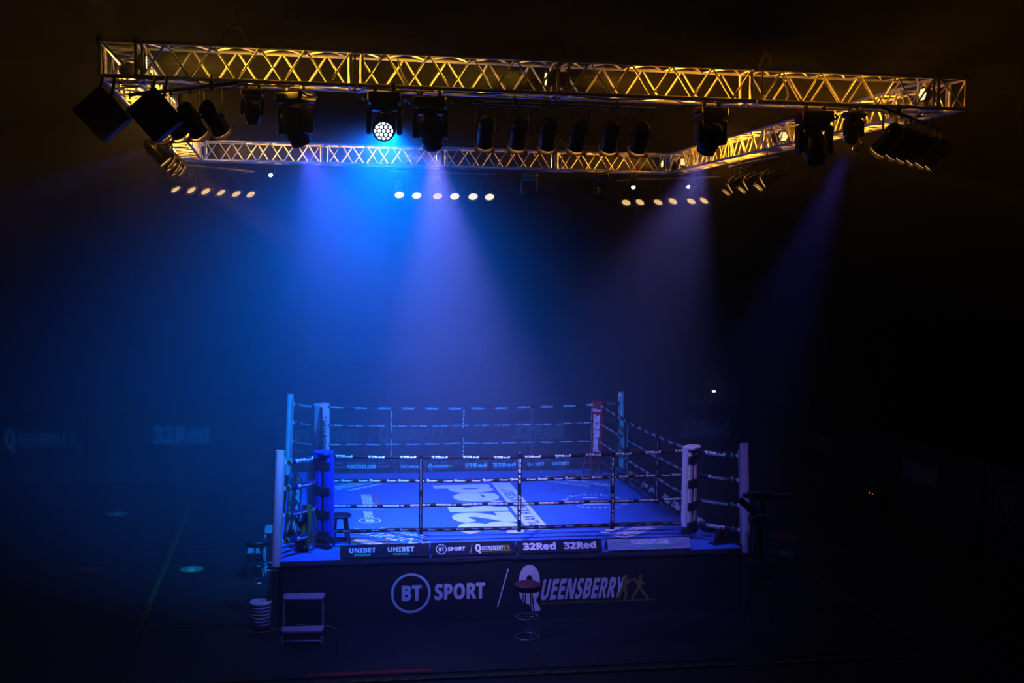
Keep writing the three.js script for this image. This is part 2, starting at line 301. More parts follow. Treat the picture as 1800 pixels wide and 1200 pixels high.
// posts: steel tubes outside the ropes with an eye rail on the ring side, leaning in a little
for (const c of CORNERS) {
  const o = thing('ring_post', `tall white steel ring post at ${c.n}`, 'post', [c.sx * (P + 0.06), DY - 0.08, c.sz * (PZ + 0.06)]);
  const Hp = 2.61 - DY + 0.08, lean = 0.06;
  const top = V(-c.sx * lean, Hp, -c.sz * lean), dir = V(-c.sx, 0, -c.sz).normalize();
  part('tube', [rod(V(0, 0, 0), top, 0.064, 28)], M.postWhite, o);
  part('cap', [rod(top, top.clone().add(V(-c.sx * 0.001, 0.014, -c.sz * 0.001)), 0.067, 28)], M.postWhite, o);
  const a = dir.clone().multiplyScalar(0.078);
  part('eye_rail', [rod(V(0, 0.12, 0).add(a), top.clone().multiplyScalar(0.95).add(a), 0.026, 10)], std(0xb4a8b0, 0.45), o);
  part('base_plate', rbox(0.2, 0.03, 0.2, 0.008, 0, 0.0, 0), M.blackMetal, o);
  for (const y of [1.28, 1.66, 2.05, 2.43]) part('eye_bolt', rbox(0.05, 0.06, 0.05, 0.012, dir.x * 0.11 + top.x * (y - DY + 0.08) / Hp, y - DY + 0.08, dir.z * 0.11 + top.z * (y - DY + 0.08) / Hp), M.postWhite, o);
}
// corner pads, facing the middle of the ring
const padFace = {
  far: canvasTex(192, 896, (g, w, h) => { g.fillStyle = '#ddd6de'; g.fillRect(0, 0, w, h); g.save(); g.translate(62, 120); g.rotate(Math.PI / 2); footWord(g, 0, 0, 74, 690, '#1c2440', 0); g.restore(); }),
  red: canvasTex(192, 896, (g, w, h) => { g.fillStyle = '#a0141e'; g.fillRect(0, 0, w, h); word(g, '32Red', 14, 88, 40, 164, '#f0d4dc', 6); g.save(); g.translate(46, 140); g.rotate(Math.PI / 2); word(g, '32Red', 0, 0, 104, 640, '#efd0da', 10); g.restore(); }),
  blue: canvasTex(192, 896, (g, w, h) => { g.fillStyle = '#1640c8'; g.fillRect(0, 0, w, h); g.save(); g.translate(52, 140); g.rotate(Math.PI / 2); word(g, 'UNIBET', 0, 0, 88, 600, '#e8e8f4', 8); g.restore(); }),
  white: canvasTex(192, 896, (g, w, h) => { g.fillStyle = '#ddd6de'; g.fillRect(0, 0, w, h); g.save(); g.translate(62, 120); g.rotate(Math.PI / 2); footWord(g, 0, 0, 74, 690, '#1c2440', 0); g.restore(); }),
};
const padMat = { far: std(0xd8d2da, 0.55), red: std(0x9a121c, 0.5), blue: std(0x1438b4, 0.42), white: std(0xdcdfe8, 0.5) };
for (const c of CORNERS) {
  const y0 = 1.21, h = 1.28, o = thing('corner_pad', { blue: 'shiny blue padded corner cushion nearest the bucket', white: 'white padded corner cushion with a brown lacing gap beside the tripod camera', far: 'tall white corner cushion with dark upright lettering and side lacing', red: 'red corner cushion with large pale upright lettering' }[c.k], 'corner pad', [c.sx * R, y0, c.sz * RZ], Math.atan2(-c.sx, -c.sz));
  const m = padMat[c.k];
  part('cushion', rbox(0.28, h, 0.11, 0.035, 0, h / 2, 0.06, 3), m, o);
  part('top_cap', rbox(0.285, 0.07, 0.2, 0.03, 0, h - 0.01, 0.015, 3), m, o);
  part('printed_face', new THREE.PlaneGeometry(0.24, h - 0.12).translate(0, h / 2 - 0.02, 0.117), std(0xffffff, 0.5, 0, { map: padFace[c.k] }), o);
  part('back_flap', rbox(0.1, h - 0.1, 0.03, 0.012, -0.085, h / 2 - 0.03, -0.015), m, o); part('back_flap', rbox(0.1, h - 0.1, 0.03, 0.012, 0.085, h / 2 - 0.03, -0.015), m, o);
  part('lacing_gap', rbox(0.07, h - 0.1, 0.02, 0.006, 0, h / 2 - 0.03, -0.008), std(c.k === 'white' ? 0x6a4030 : 0x10163a, 0.7), o);
  for (const y of [1.31, 1.62, 1.98, 2.36]) part('strap', rbox(0.285, 0.13, 0.035, 0.008, 0, y - y0 - 0.07, -0.02), std(0x14182c, 0.6), o);
  part('edge_piping', [rod(V(0.145, 0.02, 0.02), V(0.145, h, 0.02), 0.012, 8), rod(V(-0.145, 0.02, 0.02), V(-0.145, h, 0.02), 0.012, 8)], c.k === 'white' ? std(0xc8ccd8, 0.4) : m, o);
  const ls = c.k === 'blue' ? 1 : -1;
  part('lacing_edge', rbox(0.03, h - 0.06, 0.07, 0.008, ls * 0.15, h / 2, 0.01), std(0x14182c, 0.7), o);
  const lace = [];
  for (let k = 0; k < 22; k++) lace.push(new THREE.TorusGeometry(0.026, 0.009, 5, 10).rotateY(Math.PI / 2).rotateX(0.5).translate(ls * 0.166, 0.06 + k * (h - 0.12) / 21, 0.02));
  part('lace', lace, std(0xe6e2ea, 0.6), o);
  part('lower_roll', rbox(0.3, 0.1, 0.16, 0.03, 0, -0.05, 0.02), M.black, o);
}
// ropes: printed sleeves over rope, sagging a little between the pads
const ROPE_Y = [2.43, 2.06, 1.665, 1.285];
function ropeTex(w, draw, base = '#0a0d18') { return canvasTex(w, 128, (g) => { g.fillStyle = base; g.fillRect(0, 0, w, 128); draw(g); }); }
const ropePrint = [
  { t: ropeTex(512, (g) => word(g, '32Red', 120, 70, 34, 272, '#d6d6e2', 5)), pitch: 0.48 },
  { t: ropeTex(512, (g) => { btMark(g, 30, 62, 19, WHITE, 160); g.strokeStyle = WHITE; g.lineWidth = 3; g.beginPath(); g.moveTo(222, 40); g.lineTo(212, 84); g.stroke(); queensMark(g, 240, 70, 20, 215, WHITE, GOLD); }), pitch: 0.43 },
  { t: ropeTex(512, (g) => { footWord(g, 40, 70, 24, 300, WHITE, 2); word(g, '.COM', 345, 70, 22, 90, '#b8c0d8', 2); }), pitch: 0.4 },
  { t: ropeTex(512, (g) => { btMark(g, 40, 62, 15, '#8a90b8', 130); queensMark(g, 270, 68, 15, 170, '#8a90b8', '#7a7030'); }), pitch: 0.43 },
];
function ropeGeo(a, b, r, sag, face, pitch, off, wob) {           // face: unit horizontal vector the print faces
  const n = 60, m = 12, pos = [], uv = [], idx = [], dir = b.clone().sub(a), len = dir.length(), right = V(0, 1, 0).cross(face);
  const flip = dir.clone().normalize().dot(right) < 0;
  for (let i = 0; i <= n; i++) {
    const t = i / n, p = a.clone().lerp(b, t); p.y -= sag * 4 * t * (1 - t); p.y += wob * noise.noise(t * 9, a.x + a.z, a.y * 3);
    const s = (flip ? 1 - t : t) * len;
    for (let j = 0; j <= m; j++) {
      const f = j / m * 2 * Math.PI - Math.PI + off, q = r * (1 + 0.07 * noise.noise(t * 40, j * 0.5, a.y));
      pos.push(p.x + face.x * Math.cos(f) * q, p.y + Math.sin(f) * q, p.z + face.z * Math.cos(f) * q); uv.push(s / pitch, j / m);
    }
  }
  for (let i = 0; i < n; i++) for (let j = 0; j < m; j++) { const A = i * (m + 1) + j, B = A + 1, C = A + m + 1, D = C + 1; if (flip) idx.push(A, B, C, B, D, C); else idx.push(A, C, B, B, C, D); }
  const g = new THREE.BufferGeometry(); g.setAttribute('position', new THREE.Float32BufferAttribute(pos, 3)); g.setAttribute('uv', new THREE.Float32BufferAttribute(uv, 2)); g.setIndex(idx); g.computeVertexNormals(); return g;
}
const SIDES = [
  { n: 'front', a: [-R, RZ], b: [R, RZ], face: V(0, 0, 1) }, { n: 'back', a: [-R, -RZ], b: [R, -RZ], face: V(0, 0, 1) },
  { n: 'white and red corner', a: [R, -RZ], b: [R, RZ], face: V(-1, 0, 0) }, { n: 'blue and far corner', a: [-R, -RZ], b: [-R, RZ], face: V(1, 0, 0) },
];
const vinyl = (map, roughness = 0.62, extra = {}) => new THREE.MeshPhysicalMaterial({ map, roughness, specularIntensity: 0.4, ...extra });
const ropeMat = ropePrint.map((p) => vinyl(p.t));
const LEVEL = ['top', 'second', 'third', 'bottom'];
for (const s of SIDES) for (let k = 0; k < 4; k++) {
  const y = ROPE_Y[k], d = V(s.b[0] - s.a[0], 0, s.b[1] - s.a[1]).normalize().multiplyScalar(0.07);
  const g = ropeGeo(V(s.a[0] + d.x, y, s.a[1] + d.z), V(s.b[0] - d.x, y, s.b[1] - d.z), 0.029, [0.055, 0.04, 0.02, 0.015][k], s.face, ropePrint[k].pitch, [-0.5, -0.1, 0, 0][k], 0.012);
  const where = { front: 'on the side nearest the camera', back: 'on the far side before the hoardings', 'white and red corner': 'between the white and red corners', 'blue and far corner': 'between the blue and far white corners' }[s.n];
  solo('ring_rope', g, ropeMat[k], `${LEVEL[k]} printed ring rope ${where}`, 'rope');
}
// upright spacer ties
{
  const tie = (draw) => canvasTex(96, 1024, (g, w, h) => { g.fillStyle = '#0a0c16'; g.fillRect(0, 0, w, h); draw(g, w, h); });
  const stack = (s, n, y0) => (g, w) => { for (let r = 0; r < n; r++) [...s].forEach((c, i) => { word(g, c, 22, y0 + r * 480 + i * 66, 44, c === 'I' ? 26 : 50, WHITE, 8); }); };
  const tt = { unibet: tie(stack('UNIBET', 2, 120)), red: tie(stack('32Red', 2, 120)), foot: tie((g) => { for (const y of [60, 540]) { g.save(); g.translate(30, y); g.rotate(Math.PI / 2); footWord(g, 0, 4, 30, 400, '#a8a8c0', 2); g.restore(); } }) };
  const mk = (x, z, turn, t, label, w = 0.05) => {
    const h = ROPE_Y[0] - ROPE_Y[3] + 0.08, g = new THREE.BoxGeometry(w, h, 0.07, 1, 24, 1), p = g.attributes.position;
    for (let i = 0; i < p.count; i++) { const y = p.getY(i), u = noise.noise(y * 3, x, z); p.setX(i, p.getX(i) + 0.008 * u); p.setZ(i, p.getZ(i) + 0.006 * noise.noise(y * 4, z, x)); }
    g.computeVertexNormals();
    solo('rope_tie', g, vinyl(t), label, 'rope tie', [x, (ROPE_Y[0] + ROPE_Y[3]) / 2 - 0.03, z], turn);
  };
  mk(-1.41, RZ + 0.02, 0, tt.foot, 'upright black tie joining the front ropes on the blue corner side');
  mk(0.11, RZ + 0.02, 0, tt.red, 'upright black tie at the middle of the front ropes');
  mk(1.585, RZ + 0.02, 0, tt.unibet, 'upright black tie with stacked white capitals on the front ropes toward the white corner');
  mk(-1.47, -RZ + 0.02, 0, tt.unibet, 'upright tie on the back ropes toward the far white corner');
  mk(0.01, -RZ + 0.02, 0, tt.red, 'upright tie at the middle of the back ropes');
  mk(1.44, -RZ + 0.02, 0, tt.foot, 'upright tie on the back ropes toward the red corner', 0.04);
  mk(R - 0.02, -0.75, -Math.PI / 2, tt.foot, 'thin tie on the side ropes nearer the red corner', 0.03);
  mk(R - 0.02, 1.25, -Math.PI / 2, tt.foot, 'thin tie on the side ropes nearer the white corner', 0.03);
  mk(-R + 0.02, -0.9, Math.PI / 2, tt.unibet, 'thin tie on the blue side ropes nearer the far corner', 0.03);
  mk(-R + 0.02, 0.9, Math.PI / 2, tt.unibet, 'thin tie on the blue side ropes nearer the blue corner', 0.03);
}
// turnbuckles between pad and post, under padded printed covers
{
  const cov = { blue: '#241b62', white: '#11142a', far: '#181c34', red: '#a8182c' };
  for (const c of CORNERS) {
    const mats = ropePrint.map((p, k) => {
      const t = canvasTex(256, 128, (g) => { g.fillStyle = cov[c.k]; g.fillRect(0, 0, 256, 128); if (k === 0) word(g, '32Red', 40, 78, 34, 170, WHITE, 8); else if (k === 2) footWord(g, 26, 76, 24, 200, WHITE, 3); else if (k === 3 && c.k === 'white') { word(g, 'UNIBET', 60, 72, 30, 140, WHITE, 6); } else queensMark(g, 70, 76, 22, 160, WHITE, GOLD); });
      return std(0xffffff, 0.45, 0, { map: t });
    });
    ROPE_Y.forEach((y, k) => {
      const a = V(c.sx * (R + 0.1), y, c.sz * (RZ + 0.1)), pf = (y - DY + 0.08) / 1.67, b = V(c.sx * (P + 0.06 - 0.06 * pf - 0.07), y - 0.01, c.sz * (PZ + 0.06 - 0.06 * pf - 0.07)), d = b.clone().sub(a), L = d.length();
      const o = thing('turnbuckle', `${LEVEL[k]} padded rope end between cushion and post at ${c.n}`, 'turnbuckle', [a.x, a.y, a.z]);
      const u = d.clone().normalize(), e = u.clone().multiplyScalar(L * 0.84);
      const face = V(-c.sx * c.sz * u.z * c.sx, 0, 0); const f = V(u.z, 0, -u.x); if (f.z < 0) f.multiplyScalar(-1);
      const g = ropeGeo(V(0, 0, 0), e, 0.042, 0, f, L * 0.84, -0.35, 0.004);
      part('cover', g, mats[k], o);
      part('end_ring', [new THREE.TorusGeometry(0.036, 0.014, 8, 18).applyQuaternion(new THREE.Quaternion().setFromUnitVectors(V(0, 0, 1), u)).translate(e.x, e.y, e.z)], c.k === 'red' ? std(0x8a1020, 0.5) : std(0x2fae7a, 0.4), o);
      part('bolt', [rod(e, d, 0.012, 8)], M.chrome, o);
    });
  }
}
// tent-shaped printed banners lying along the canvas edge
{
  const bt = (draw, base = '#10152e') => canvasTex(1024, 160, (g, w, h) => { g.fillStyle = base; g.fillRect(0, 0, w, h); draw(g); });
  const dots = (g, x, y, r, gap) => { g.fillStyle = GREEN; for (let i = 0; i < 6; i++) { g.beginPath(); g.arc(x + i * gap, y, r, 0, 7); g.fill(); } };
  const bw = '#e2e4f4';
  const tx = {
    unibet: bt((g) => { for (const x of [95, 535]) { word(g, 'UNIBET', x, 92, 58, 310, bw, 4); dots(g, x + 78, 122, 15, 31); } }),
    btq: bt((g) => { btMark(g, 60, 78, 64, bw, 350); g.strokeStyle = bw; g.lineWidth = 5; g.beginPath(); g.moveTo(498, 20); g.lineTo(472, 138); g.stroke(); queensMark(g, 530, 104, 52, 440, bw, GOLD); }),
    red: bt((g) => { for (const x of [70, 560]) word(g, '32Red', x, 118, 86, 400, bw, 7); }),
    foot: bt((g) => { footWord(g, 290, 84, 60, 470, bw, 3); word(g, 'FOOTASYLUM.COM', 400, 132, 34, 380, GREEN, 3); g.strokeStyle = GREEN; g.lineWidth = 12; for (const x of [800, 100]) { g.beginPath(); g.moveTo(x, 50); g.quadraticCurveTo(x + 60, 66, x + 110, 40); g.moveTo(x + 4, 96); g.quadraticCurveTo(x + 60, 66, x + 118, 92); g.stroke(); } }, '#8390c4'),
    footDark: bt((g) => { footWord(g, 260, 84, 62, 470, bw, 3); word(g, 'FOOTASYLUM.COM', 280, 134, 36, 400, '#1a9a90', 3); g.strokeStyle = '#149088'; g.lineWidth = 14; for (const x of [60, 780]) { g.beginPath(); g.moveTo(x, 50); g.quadraticCurveTo(x + 80, 80, x + 160, 44); g.moveTo(x + 4, 112); g.quadraticCurveTo(x + 80, 76, x + 168, 108); g.stroke(); } }),
  };
  const mats = Object.fromEntries(Object.entries(tx).map(([k, t]) => [k, vinyl(t, k === 'foot' ? 0.32 : 0.7, { bumpMap: bumpCloth, bumpScale: 0.012 })]));
  const endMat = std(0x0c1022, 0.6);
  const mk = (x, z, turn, len, h, t, label) => {                  // the long axis is local x, a printed slope on both sides
    const o = thing('apron_banner', label, 'banner', [x, DY + 0.004, z], turn, 'banners along the canvas edge');
    const b = 0.11, n = 30, slope = (sg) => {
      const g = new THREE.PlaneGeometry(len, 1, n, 4), p = g.attributes.position;
      for (let i = 0; i < p.count; i++) { const u = p.getX(i), v = p.getY(i) + 0.5, w = 0.012 * noise.noise(u * 4 + x, v * 2, z) * Math.sin(v * Math.PI); p.setXYZ(i, u, v * h, (1 - v) * b + 0.012 + w); }
      if (sg < 0) g.rotateY(Math.PI); g.computeVertexNormals(); return g;
    };
    part('printed_slope', slope(1), mats[t], o); part('printed_slope', slope(-1), mats[t], o);
    part('top_seam', rbox(len, 0.018, 0.03, 0.007, 0, h, 0), endMat, o);
    const tri = new THREE.Shape([new THREE.Vector2(-b, 0), new THREE.Vector2(b, 0), new THREE.Vector2(0, h - 0.004)]);
    for (const sg of [-1, 1]) part('end_flap', new THREE.ExtrudeGeometry(tri, { depth: 0.012, bevelEnabled: false }).rotateY(Math.PI / 2).translate(sg * (len / 2 - 0.006) - 0.006, 0, 0), endMat, o);
    return o;
  };
  const fz = 3.62, bz = -3.5, sx = 3.37;
  mk(-1.98, fz, 0, 1.31, 0.155, 'unibet', 'dark front banner with two words over green dots, nearest the blue corner');
  mk(-0.67, fz, 0, 1.27, 0.155, 'btq', 'dark front banner with a ringed emblem and two small gold figures');
  mk(0.64, fz, 0, 1.3, 0.155, 'red', 'dark front banner with two big white words, right of the centre tie');
  mk(2.03, fz, 0, 1.3, 0.155, 'foot', 'shiny crumpled pale blue banner at the front by the white corner');
  mk(-2.03, bz, 0, 1.3, 0.19, 'footDark', 'far banner with teal shapes below the far white corner');
  mk(-0.7, bz, 0, 1.27, 0.19, 'btq', 'far banner with a ringed emblem and gold figures under the back ropes');
  mk(0.62, bz, 0, 1.28, 0.19, 'red', 'far banner with two big pale words under the back ropes');
  mk(1.92, bz, 0, 1.24, 0.19, 'unibet', 'far banner with green dots beside the red stool');
  const tR = -Math.PI / 2, tL = Math.PI / 2, seq = ['footDark', 'btq', 'red', 'unibet'], wds = ['teal marks', 'a ringed emblem and gold figures', 'two big pale words', 'two words over green dots'];
  seq.forEach((t, i) => mk(sx, -2.05 + i * 1.36, tR, 1.28, 0.17, t, `side banner with ${wds[i]} between the red and white corners`));
  [...seq].reverse().forEach((t, i) => mk(-sx, -2.05 + i * 1.36, tL, 1.28, 0.17, t, `side banner with ${wds[3 - i]} between the far and blue corners`));
}

// ------------------------------------------------------------------ stools, hoses and clutter on the ring
function cornerStool(pos, m, label, turn) {
  const o = thing('corner_stool', label, 'stool', pos, turn), h = 0.45;
  part('seat', lathe([[0, h - 0.045], [0.15, h - 0.045], [0.172, h - 0.035], [0.176, h - 0.015], [0.168, h], [0, h]], 28), m, o);
  for (let k = 0; k < 4; k++) { const a = Math.PI / 4 + k * Math.PI / 2, c = Math.cos(a), s = Math.sin(a); part('leg', [rod(V(c * 0.175, 0, s * 0.175), V(c * 0.115, h - 0.04, s * 0.115), 0.018, 10, 0.022)], m, o); }
  part('rung', [0, 1].map((k) => { const z = k ? 1 : -1; return rod(V(-0.105, 0.19, z * 0.105), V(0.105, 0.19, z * 0.105), 0.011, 8); }), m, o);
  part('rung', [0, 1].map((k) => { const x = k ? 1 : -1; return rod(V(x * 0.108, 0.24, -0.105), V(x * 0.108, 0.24, 0.105), 0.011, 8); }), m, o);
}
cornerStool([-2.62, DY, 2.76], std(0x141a3a, 0.5), 'dark round four-legged stool on the canvas at the blue corner', 0.2);
cornerStool([2.66, DY, -2.86], std(0xa81420, 0.5), 'red four-legged stool on the canvas at the red corner', 0.5);
{
  const hoseM = std(0x4a7020, 0.4), hs = thing('hose', 'bundle of yellow-green hose looped over the third rope at the blue corner', 'hose', [-3.12, DY + 0.01, 3.34]);
  for (let k = 0; k < 6; k++) {
    const a = rr(-0.05, 0.05), b = rr(0.03, 0.12), lo = 0.1 + k * 0.025, q = rr(-0.03, 0.03);
    part('coil', tube([[a, 0.7 + q, 0.03], [a + b * 0.6, 0.66, 0.05], [a + b, 0.42, 0.07 + q], [a + b * 0.7, lo, 0.06], [a - 0.01, lo - 0.05, 0.03], [a - 0.04, 0.25, -0.02], [a - 0.03, 0.5, -0.05], [a - 0.02, 0.68, -0.04]], 0.0085, 40, 6, true), hoseM, hs);
  }
  part('tail', tube([[-0.02, 0.68, 0], [-0.14, 0.52, 0.02], [-0.22, 0.25, 0.02], [-0.3, 0.16, 0.0], [-0.27, 0.1, 0.04]], 0.008, 30, 6), hoseM, hs);
  const h2 = thing('hose', 'green hose looped behind the red corner cushion', 'hose', [3.2, DY, -3.3]);
  for (let k = 0; k < 3; k++) part('coil', tube([[-0.1, 0.72 + k * 0.02, 0.04], [0.0, 0.8, 0.02 * k], [0.1, 0.68, 0], [0.13, 0.4, 0.03], [0.1, 0.14, 0]], 0.009, 24, 6), hoseM, h2);
  const f = thing('spit_funnel', 'black spit funnel and bucket on the blue corner apron', 'bucket', [-3.2, DY + 0.005, 3.18]);
  part('funnel', lathe([[0.02, 0.28], [0.025, 0.34], [0.1, 0.46], [0.105, 0.465], [0.09, 0.46], [0.02, 0.345]], 20), M.black, f);
  part('pail', lathe([[0, 0], [0.085, 0], [0.105, 0.2], [0.11, 0.205], [0.1, 0.2], [0.08, 0.012], [0, 0.012]], 20), M.black, f);
  part('pipe', tube([[0, 0.3, 0], [0.01, 0.22, 0.01], [0, 0.06, 0]], 0.018, 12, 8), M.black, f);
  part('stay', [rod(V(-0.09, 0, 0.08), V(-0.02, 0.3, 0.02), 0.01), rod(V(0.09, 0, 0.08), V(0.02, 0.3, 0.02), 0.01), rod(V(0, 0, -0.1), V(0, 0.3, -0.02), 0.01)], M.blackMetal, f);
  const bg = thing('kit_bag', 'upright black bag on the apron by the white corner', 'bag', [3.2, DY + 0.002, 3.5], 0.3);
  const bgG = rbox(0.15, 0.24, 0.1, 0.04, 0, 0.12, 0, 4), bp = bgG.attributes.position;
  for (let i = 0; i < bp.count; i++) { const y = bp.getY(i); bp.setX(i, bp.getX(i) * (1.1 - y * 1.4) + y * 0.18); bp.setZ(i, bp.getZ(i) + 0.02 * noise.noise(y * 8, bp.getX(i) * 9, 1)); }
  bgG.computeVertexNormals(); part('body', bgG, M.black, bg); part('strap', tube([[0.01, 0.22, 0.04], [0.05, 0.28, 0.02], [0.07, 0.22, -0.03]], 0.008, 14, 6), M.black, bg); part('base', rbox(0.26, 0.02, 0.16, 0.008, 0, 0.01, 0), M.black, bg);
  const cb = thing('cable', 'heap of black cable on the apron by the white corner post', 'cable', [3.34, DY + 0.006, 3.44]);
  for (let k = 0; k < 4; k++) part('loop', tube([[-0.1, 0.02 + k * 0.012, 0], [-0.03, 0.03 + k * 0.012, 0.07], [0.08, 0.02 + k * 0.012, 0.03], [0.03, 0.03 + k * 0.014, -0.06]], 0.012, 30, 6, true), M.cable, cb);
}

// ================================================================== OBJECTS ROUND THE RING
function barStool(pos, seatM, topM, label, seatY, turn = 0) {
  const o = thing('bar_stool', label, 'bar stool', pos, turn);
  part('seat_top', lathe([[0, seatY], [0.15, seatY - 0.004], [0.185, seatY - 0.02], [0.19, seatY - 0.035]], 30), topM, o);
  part('seat', lathe([[0.19, seatY - 0.035], [0.192, seatY - 0.1], [0.17, seatY - 0.115], [0, seatY - 0.115]], 30), seatM, o);
  for (let k = 0; k < 4; k++) {
    const a = Math.PI / 4 + k * Math.PI / 2, c = Math.cos(a), s = Math.sin(a), p = (r, y) => [c * r, y, s * r];
    part('leg', tube([p(0.05, seatY - 0.11), p(0.075, seatY * 0.75), p(0.1, seatY * 0.5), p(0.12, 0.2), p(0.155, 0.02)], 0.0105, 20, 8), M.chrome, o);
  }
  part('foot_ring', torus(0.165, 0.011, 0, 0.3, 0), M.chrome, o); part('foot_ring_spokes', [rod(V(-0.165, 0.3, 0), V(0.165, 0.3, 0), 0.006), rod(V(0, 0.3, -0.165), V(0, 0.3, 0.165), 0.006)], M.chrome, o);
  part('base_ring', torus(0.17, 0.013, 0, 0.014, 0), M.chrome, o);
  part('seat_plate', cyl(0.1, 0.1, 0.012, 20, 0, seatY - 0.12, 0), M.chrome, o);
}
barStool([-0.01, 0.018, 4.62], M.black, std(0x7a2a30, 0.55), 'chrome-legged bar stool with dull red seat in front of the skirt', 0.8, 0.1);
barStool([-3.94, 0.018, 1.1], std(0x10121a, 0.5), std(0x151a28, 0.5), 'chrome-based bar stool with black seat beside the white steps', 0.72, 0.3);
function steps(pos, turn, label, w, m, rows) {                    // rows: [height, depth start, depth]
  const o = thing('step_stool', label, 'steps', pos, turn);
  for (const [y, z, d] of rows) {
    const tr = part('tread', rbox(w, 0.03, d, 0.006, 0, y - 0.015, z - d / 2), m, o);
    for (let k = 0; k < 7; k++) part('rib', rbox(w - 0.04, 0.006, 0.012, 0.002, 0, y + 0.001, z - 0.02 - k * (d - 0.04) / 6, 1), m, tr);
    for (const s of [-1, 1]) { part('leg', rbox(0.028, y - 0.02, 0.028, 0.004, s * (w / 2 - 0.016), (y - 0.02) / 2, z - 0.02), m, o); part('leg', rbox(0.028, y - 0.02, 0.028, 0.004, s * (w / 2 - 0.016), (y - 0.02) / 2, z - d + 0.02), m, o); part('side_rail', rbox(0.02, 0.025, d, 0.004, s * (w / 2 - 0.016), 0.09, z - d / 2), m, o); }
    for (const s of [-1, 1]) part('end_cap', rbox(0.034, 0.034, 0.034, 0.008, s * (w / 2 - 0.006), y - 0.016, z - 0.01), M.black, o);
  }
  part('cross_rail', rbox(w, 0.024, 0.02, 0.004, 0, 0.05, rows[0][1] - 0.02), m, o);
}
steps([-3.17, 0.018, 4.42], -0.08, 'two-tread pale metal steps standing against the front skirt', 0.58, std(0x9c98aa, 0.5, 0.2), [[0.2, 0.12, 0.22], [0.6, -0.1, 0.26]]);
steps([-3.72, 0.018, 0.45], -Math.PI / 2, 'white two-tread steps up to the ring behind the black bar stool', 0.55, std(0x9a98a2, 0.5), [[0.38, 0.42, 0.29], [0.75, 0.13, 0.3]]);
{
  const o = thing('bucket', 'white ribbed plastic bucket on the floor beside the metal steps', 'bucket', [-3.78, 0.018, 3.62]), m = std(0xcfc6d2, 0.5);
  const pr = [[0, 0.004], [0.125, 0.004], [0.13, 0.02]];
  for (let k = 0; k < 6; k++) { const y = 0.04 + k * 0.05; pr.push([0.131 + k * 0.003, y], [0.14 + k * 0.003, y + 0.008], [0.14 + k * 0.003, y + 0.02], [0.132 + k * 0.003, y + 0.03]); }
  pr.push([0.15, 0.345], [0.155, 0.36]); part('body', lathe(pr, 36), m, o);
  part('lid', lathe([[0.156, 0.345], [0.16, 0.36], [0.158, 0.378], [0.14, 0.384], [0, 0.384]], 36), m, o);
  part('handle', tube([[-0.155, 0.33, 0], [-0.12, 0.2, 0.12], [0, 0.14, 0.17], [0.12, 0.2, 0.12], [0.155, 0.33, 0]], 0.005, 24, 6), M.aluDark, o);
  solo('cable', tube([[-3.9, 0.04, 3.85], [-3.86, 0.04, 3.98], [-3.6, 0.04, 3.92], [-3.35, 0.06, 3.72], [-3.05, 0.07, 3.86], [-2.8, 0.05, 3.82], [-2.72, 0.04, 3.92]], 0.012, 50, 6), std(0x6a5a30, 0.5), 'yellowish cable snaking from the bucket under the metal steps', 'cable');
}
// red arch-backed chairs before the far hoarding
{
  const m = std(0x9a2420, 0.5), o = thing('chair', 'red arch-backed chair before the far hoarding, nearer the middle', 'chair', [2.48, 0.0, -7.75], 0.0, 'red chairs behind the ring');
  part('seat', rbox(0.44, 0.05, 0.42, 0.02, 0, 0.45, 0), m, o);
  part('back_hoop', tube([[-0.21, 0.45, -0.18], [-0.22, 0.66, -0.22], [-0.14, 0.8, -0.24], [0, 0.84, -0.245], [0.14, 0.8, -0.24], [0.22, 0.66, -0.22], [0.21, 0.45, -0.18]], 0.016, 40, 8), m, o);
  part('back_splat', rbox(0.34, 0.22, 0.02, 0.008, 0, 0.64, -0.215), std(0x18101a, 0.6), o);
  for (const x of [-1, 1]) for (const z of [-1, 1]) part('leg', [rod(V(x * 0.2, 0, z * 0.19), V(x * 0.18, 0.43, z * 0.17), 0.013, 8)], m, o);
  const c = o.clone(); c.name = numbered('chair'); c.position.set(3.57, 0, -7.75); c.userData = { ...o.userData, label: 'red arch-backed chair partly behind the red corner cushion' }; scene.add(c);
  const t = thing('table', 'brown wooden table outside the ropes near the red corner', 'table', [4.95, 0, -7.3], 0.1);
  part('top', rbox(1.3, 0.05, 0.7, 0.012, 0, 0.75, 0), M.wood, t); part('front_board', rbox(1.24, 0.5, 0.03, 0.006, 0, 0.47, 0.31), M.wood, t);
  for (const x of [-1, 1]) for (const z of [-1, 1]) part('leg', rbox(0.06, 0.73, 0.06, 0.008, x * 0.58, 0.365, z * 0.29), M.wood, t);
  const d = thing('control_case', 'small black equipment case with green and red indicator lights', 'case', [9.0, 0, -2.75], -1.5);
  part('body', rbox(0.5, 0.55, 0.35, 0.02, 0, 0.275, 0), M.black, d); part('lid', rbox(0.51, 0.05, 0.36, 0.015, 0, 0.57, 0), M.blackGloss, d);
  part('indicator', cyl(0.014, 0.014, 0.01, 10).rotateX(Math.PI / 2).translate(-0.06, 0.5, 0.18), glow([0.3, 1, 0.15], 1.2), d); part('indicator', cyl(0.014, 0.014, 0.01, 10).rotateX(Math.PI / 2).translate(0.07, 0.5, 0.18), glow([1, 0.08, 0.1], 1.2), d);
}
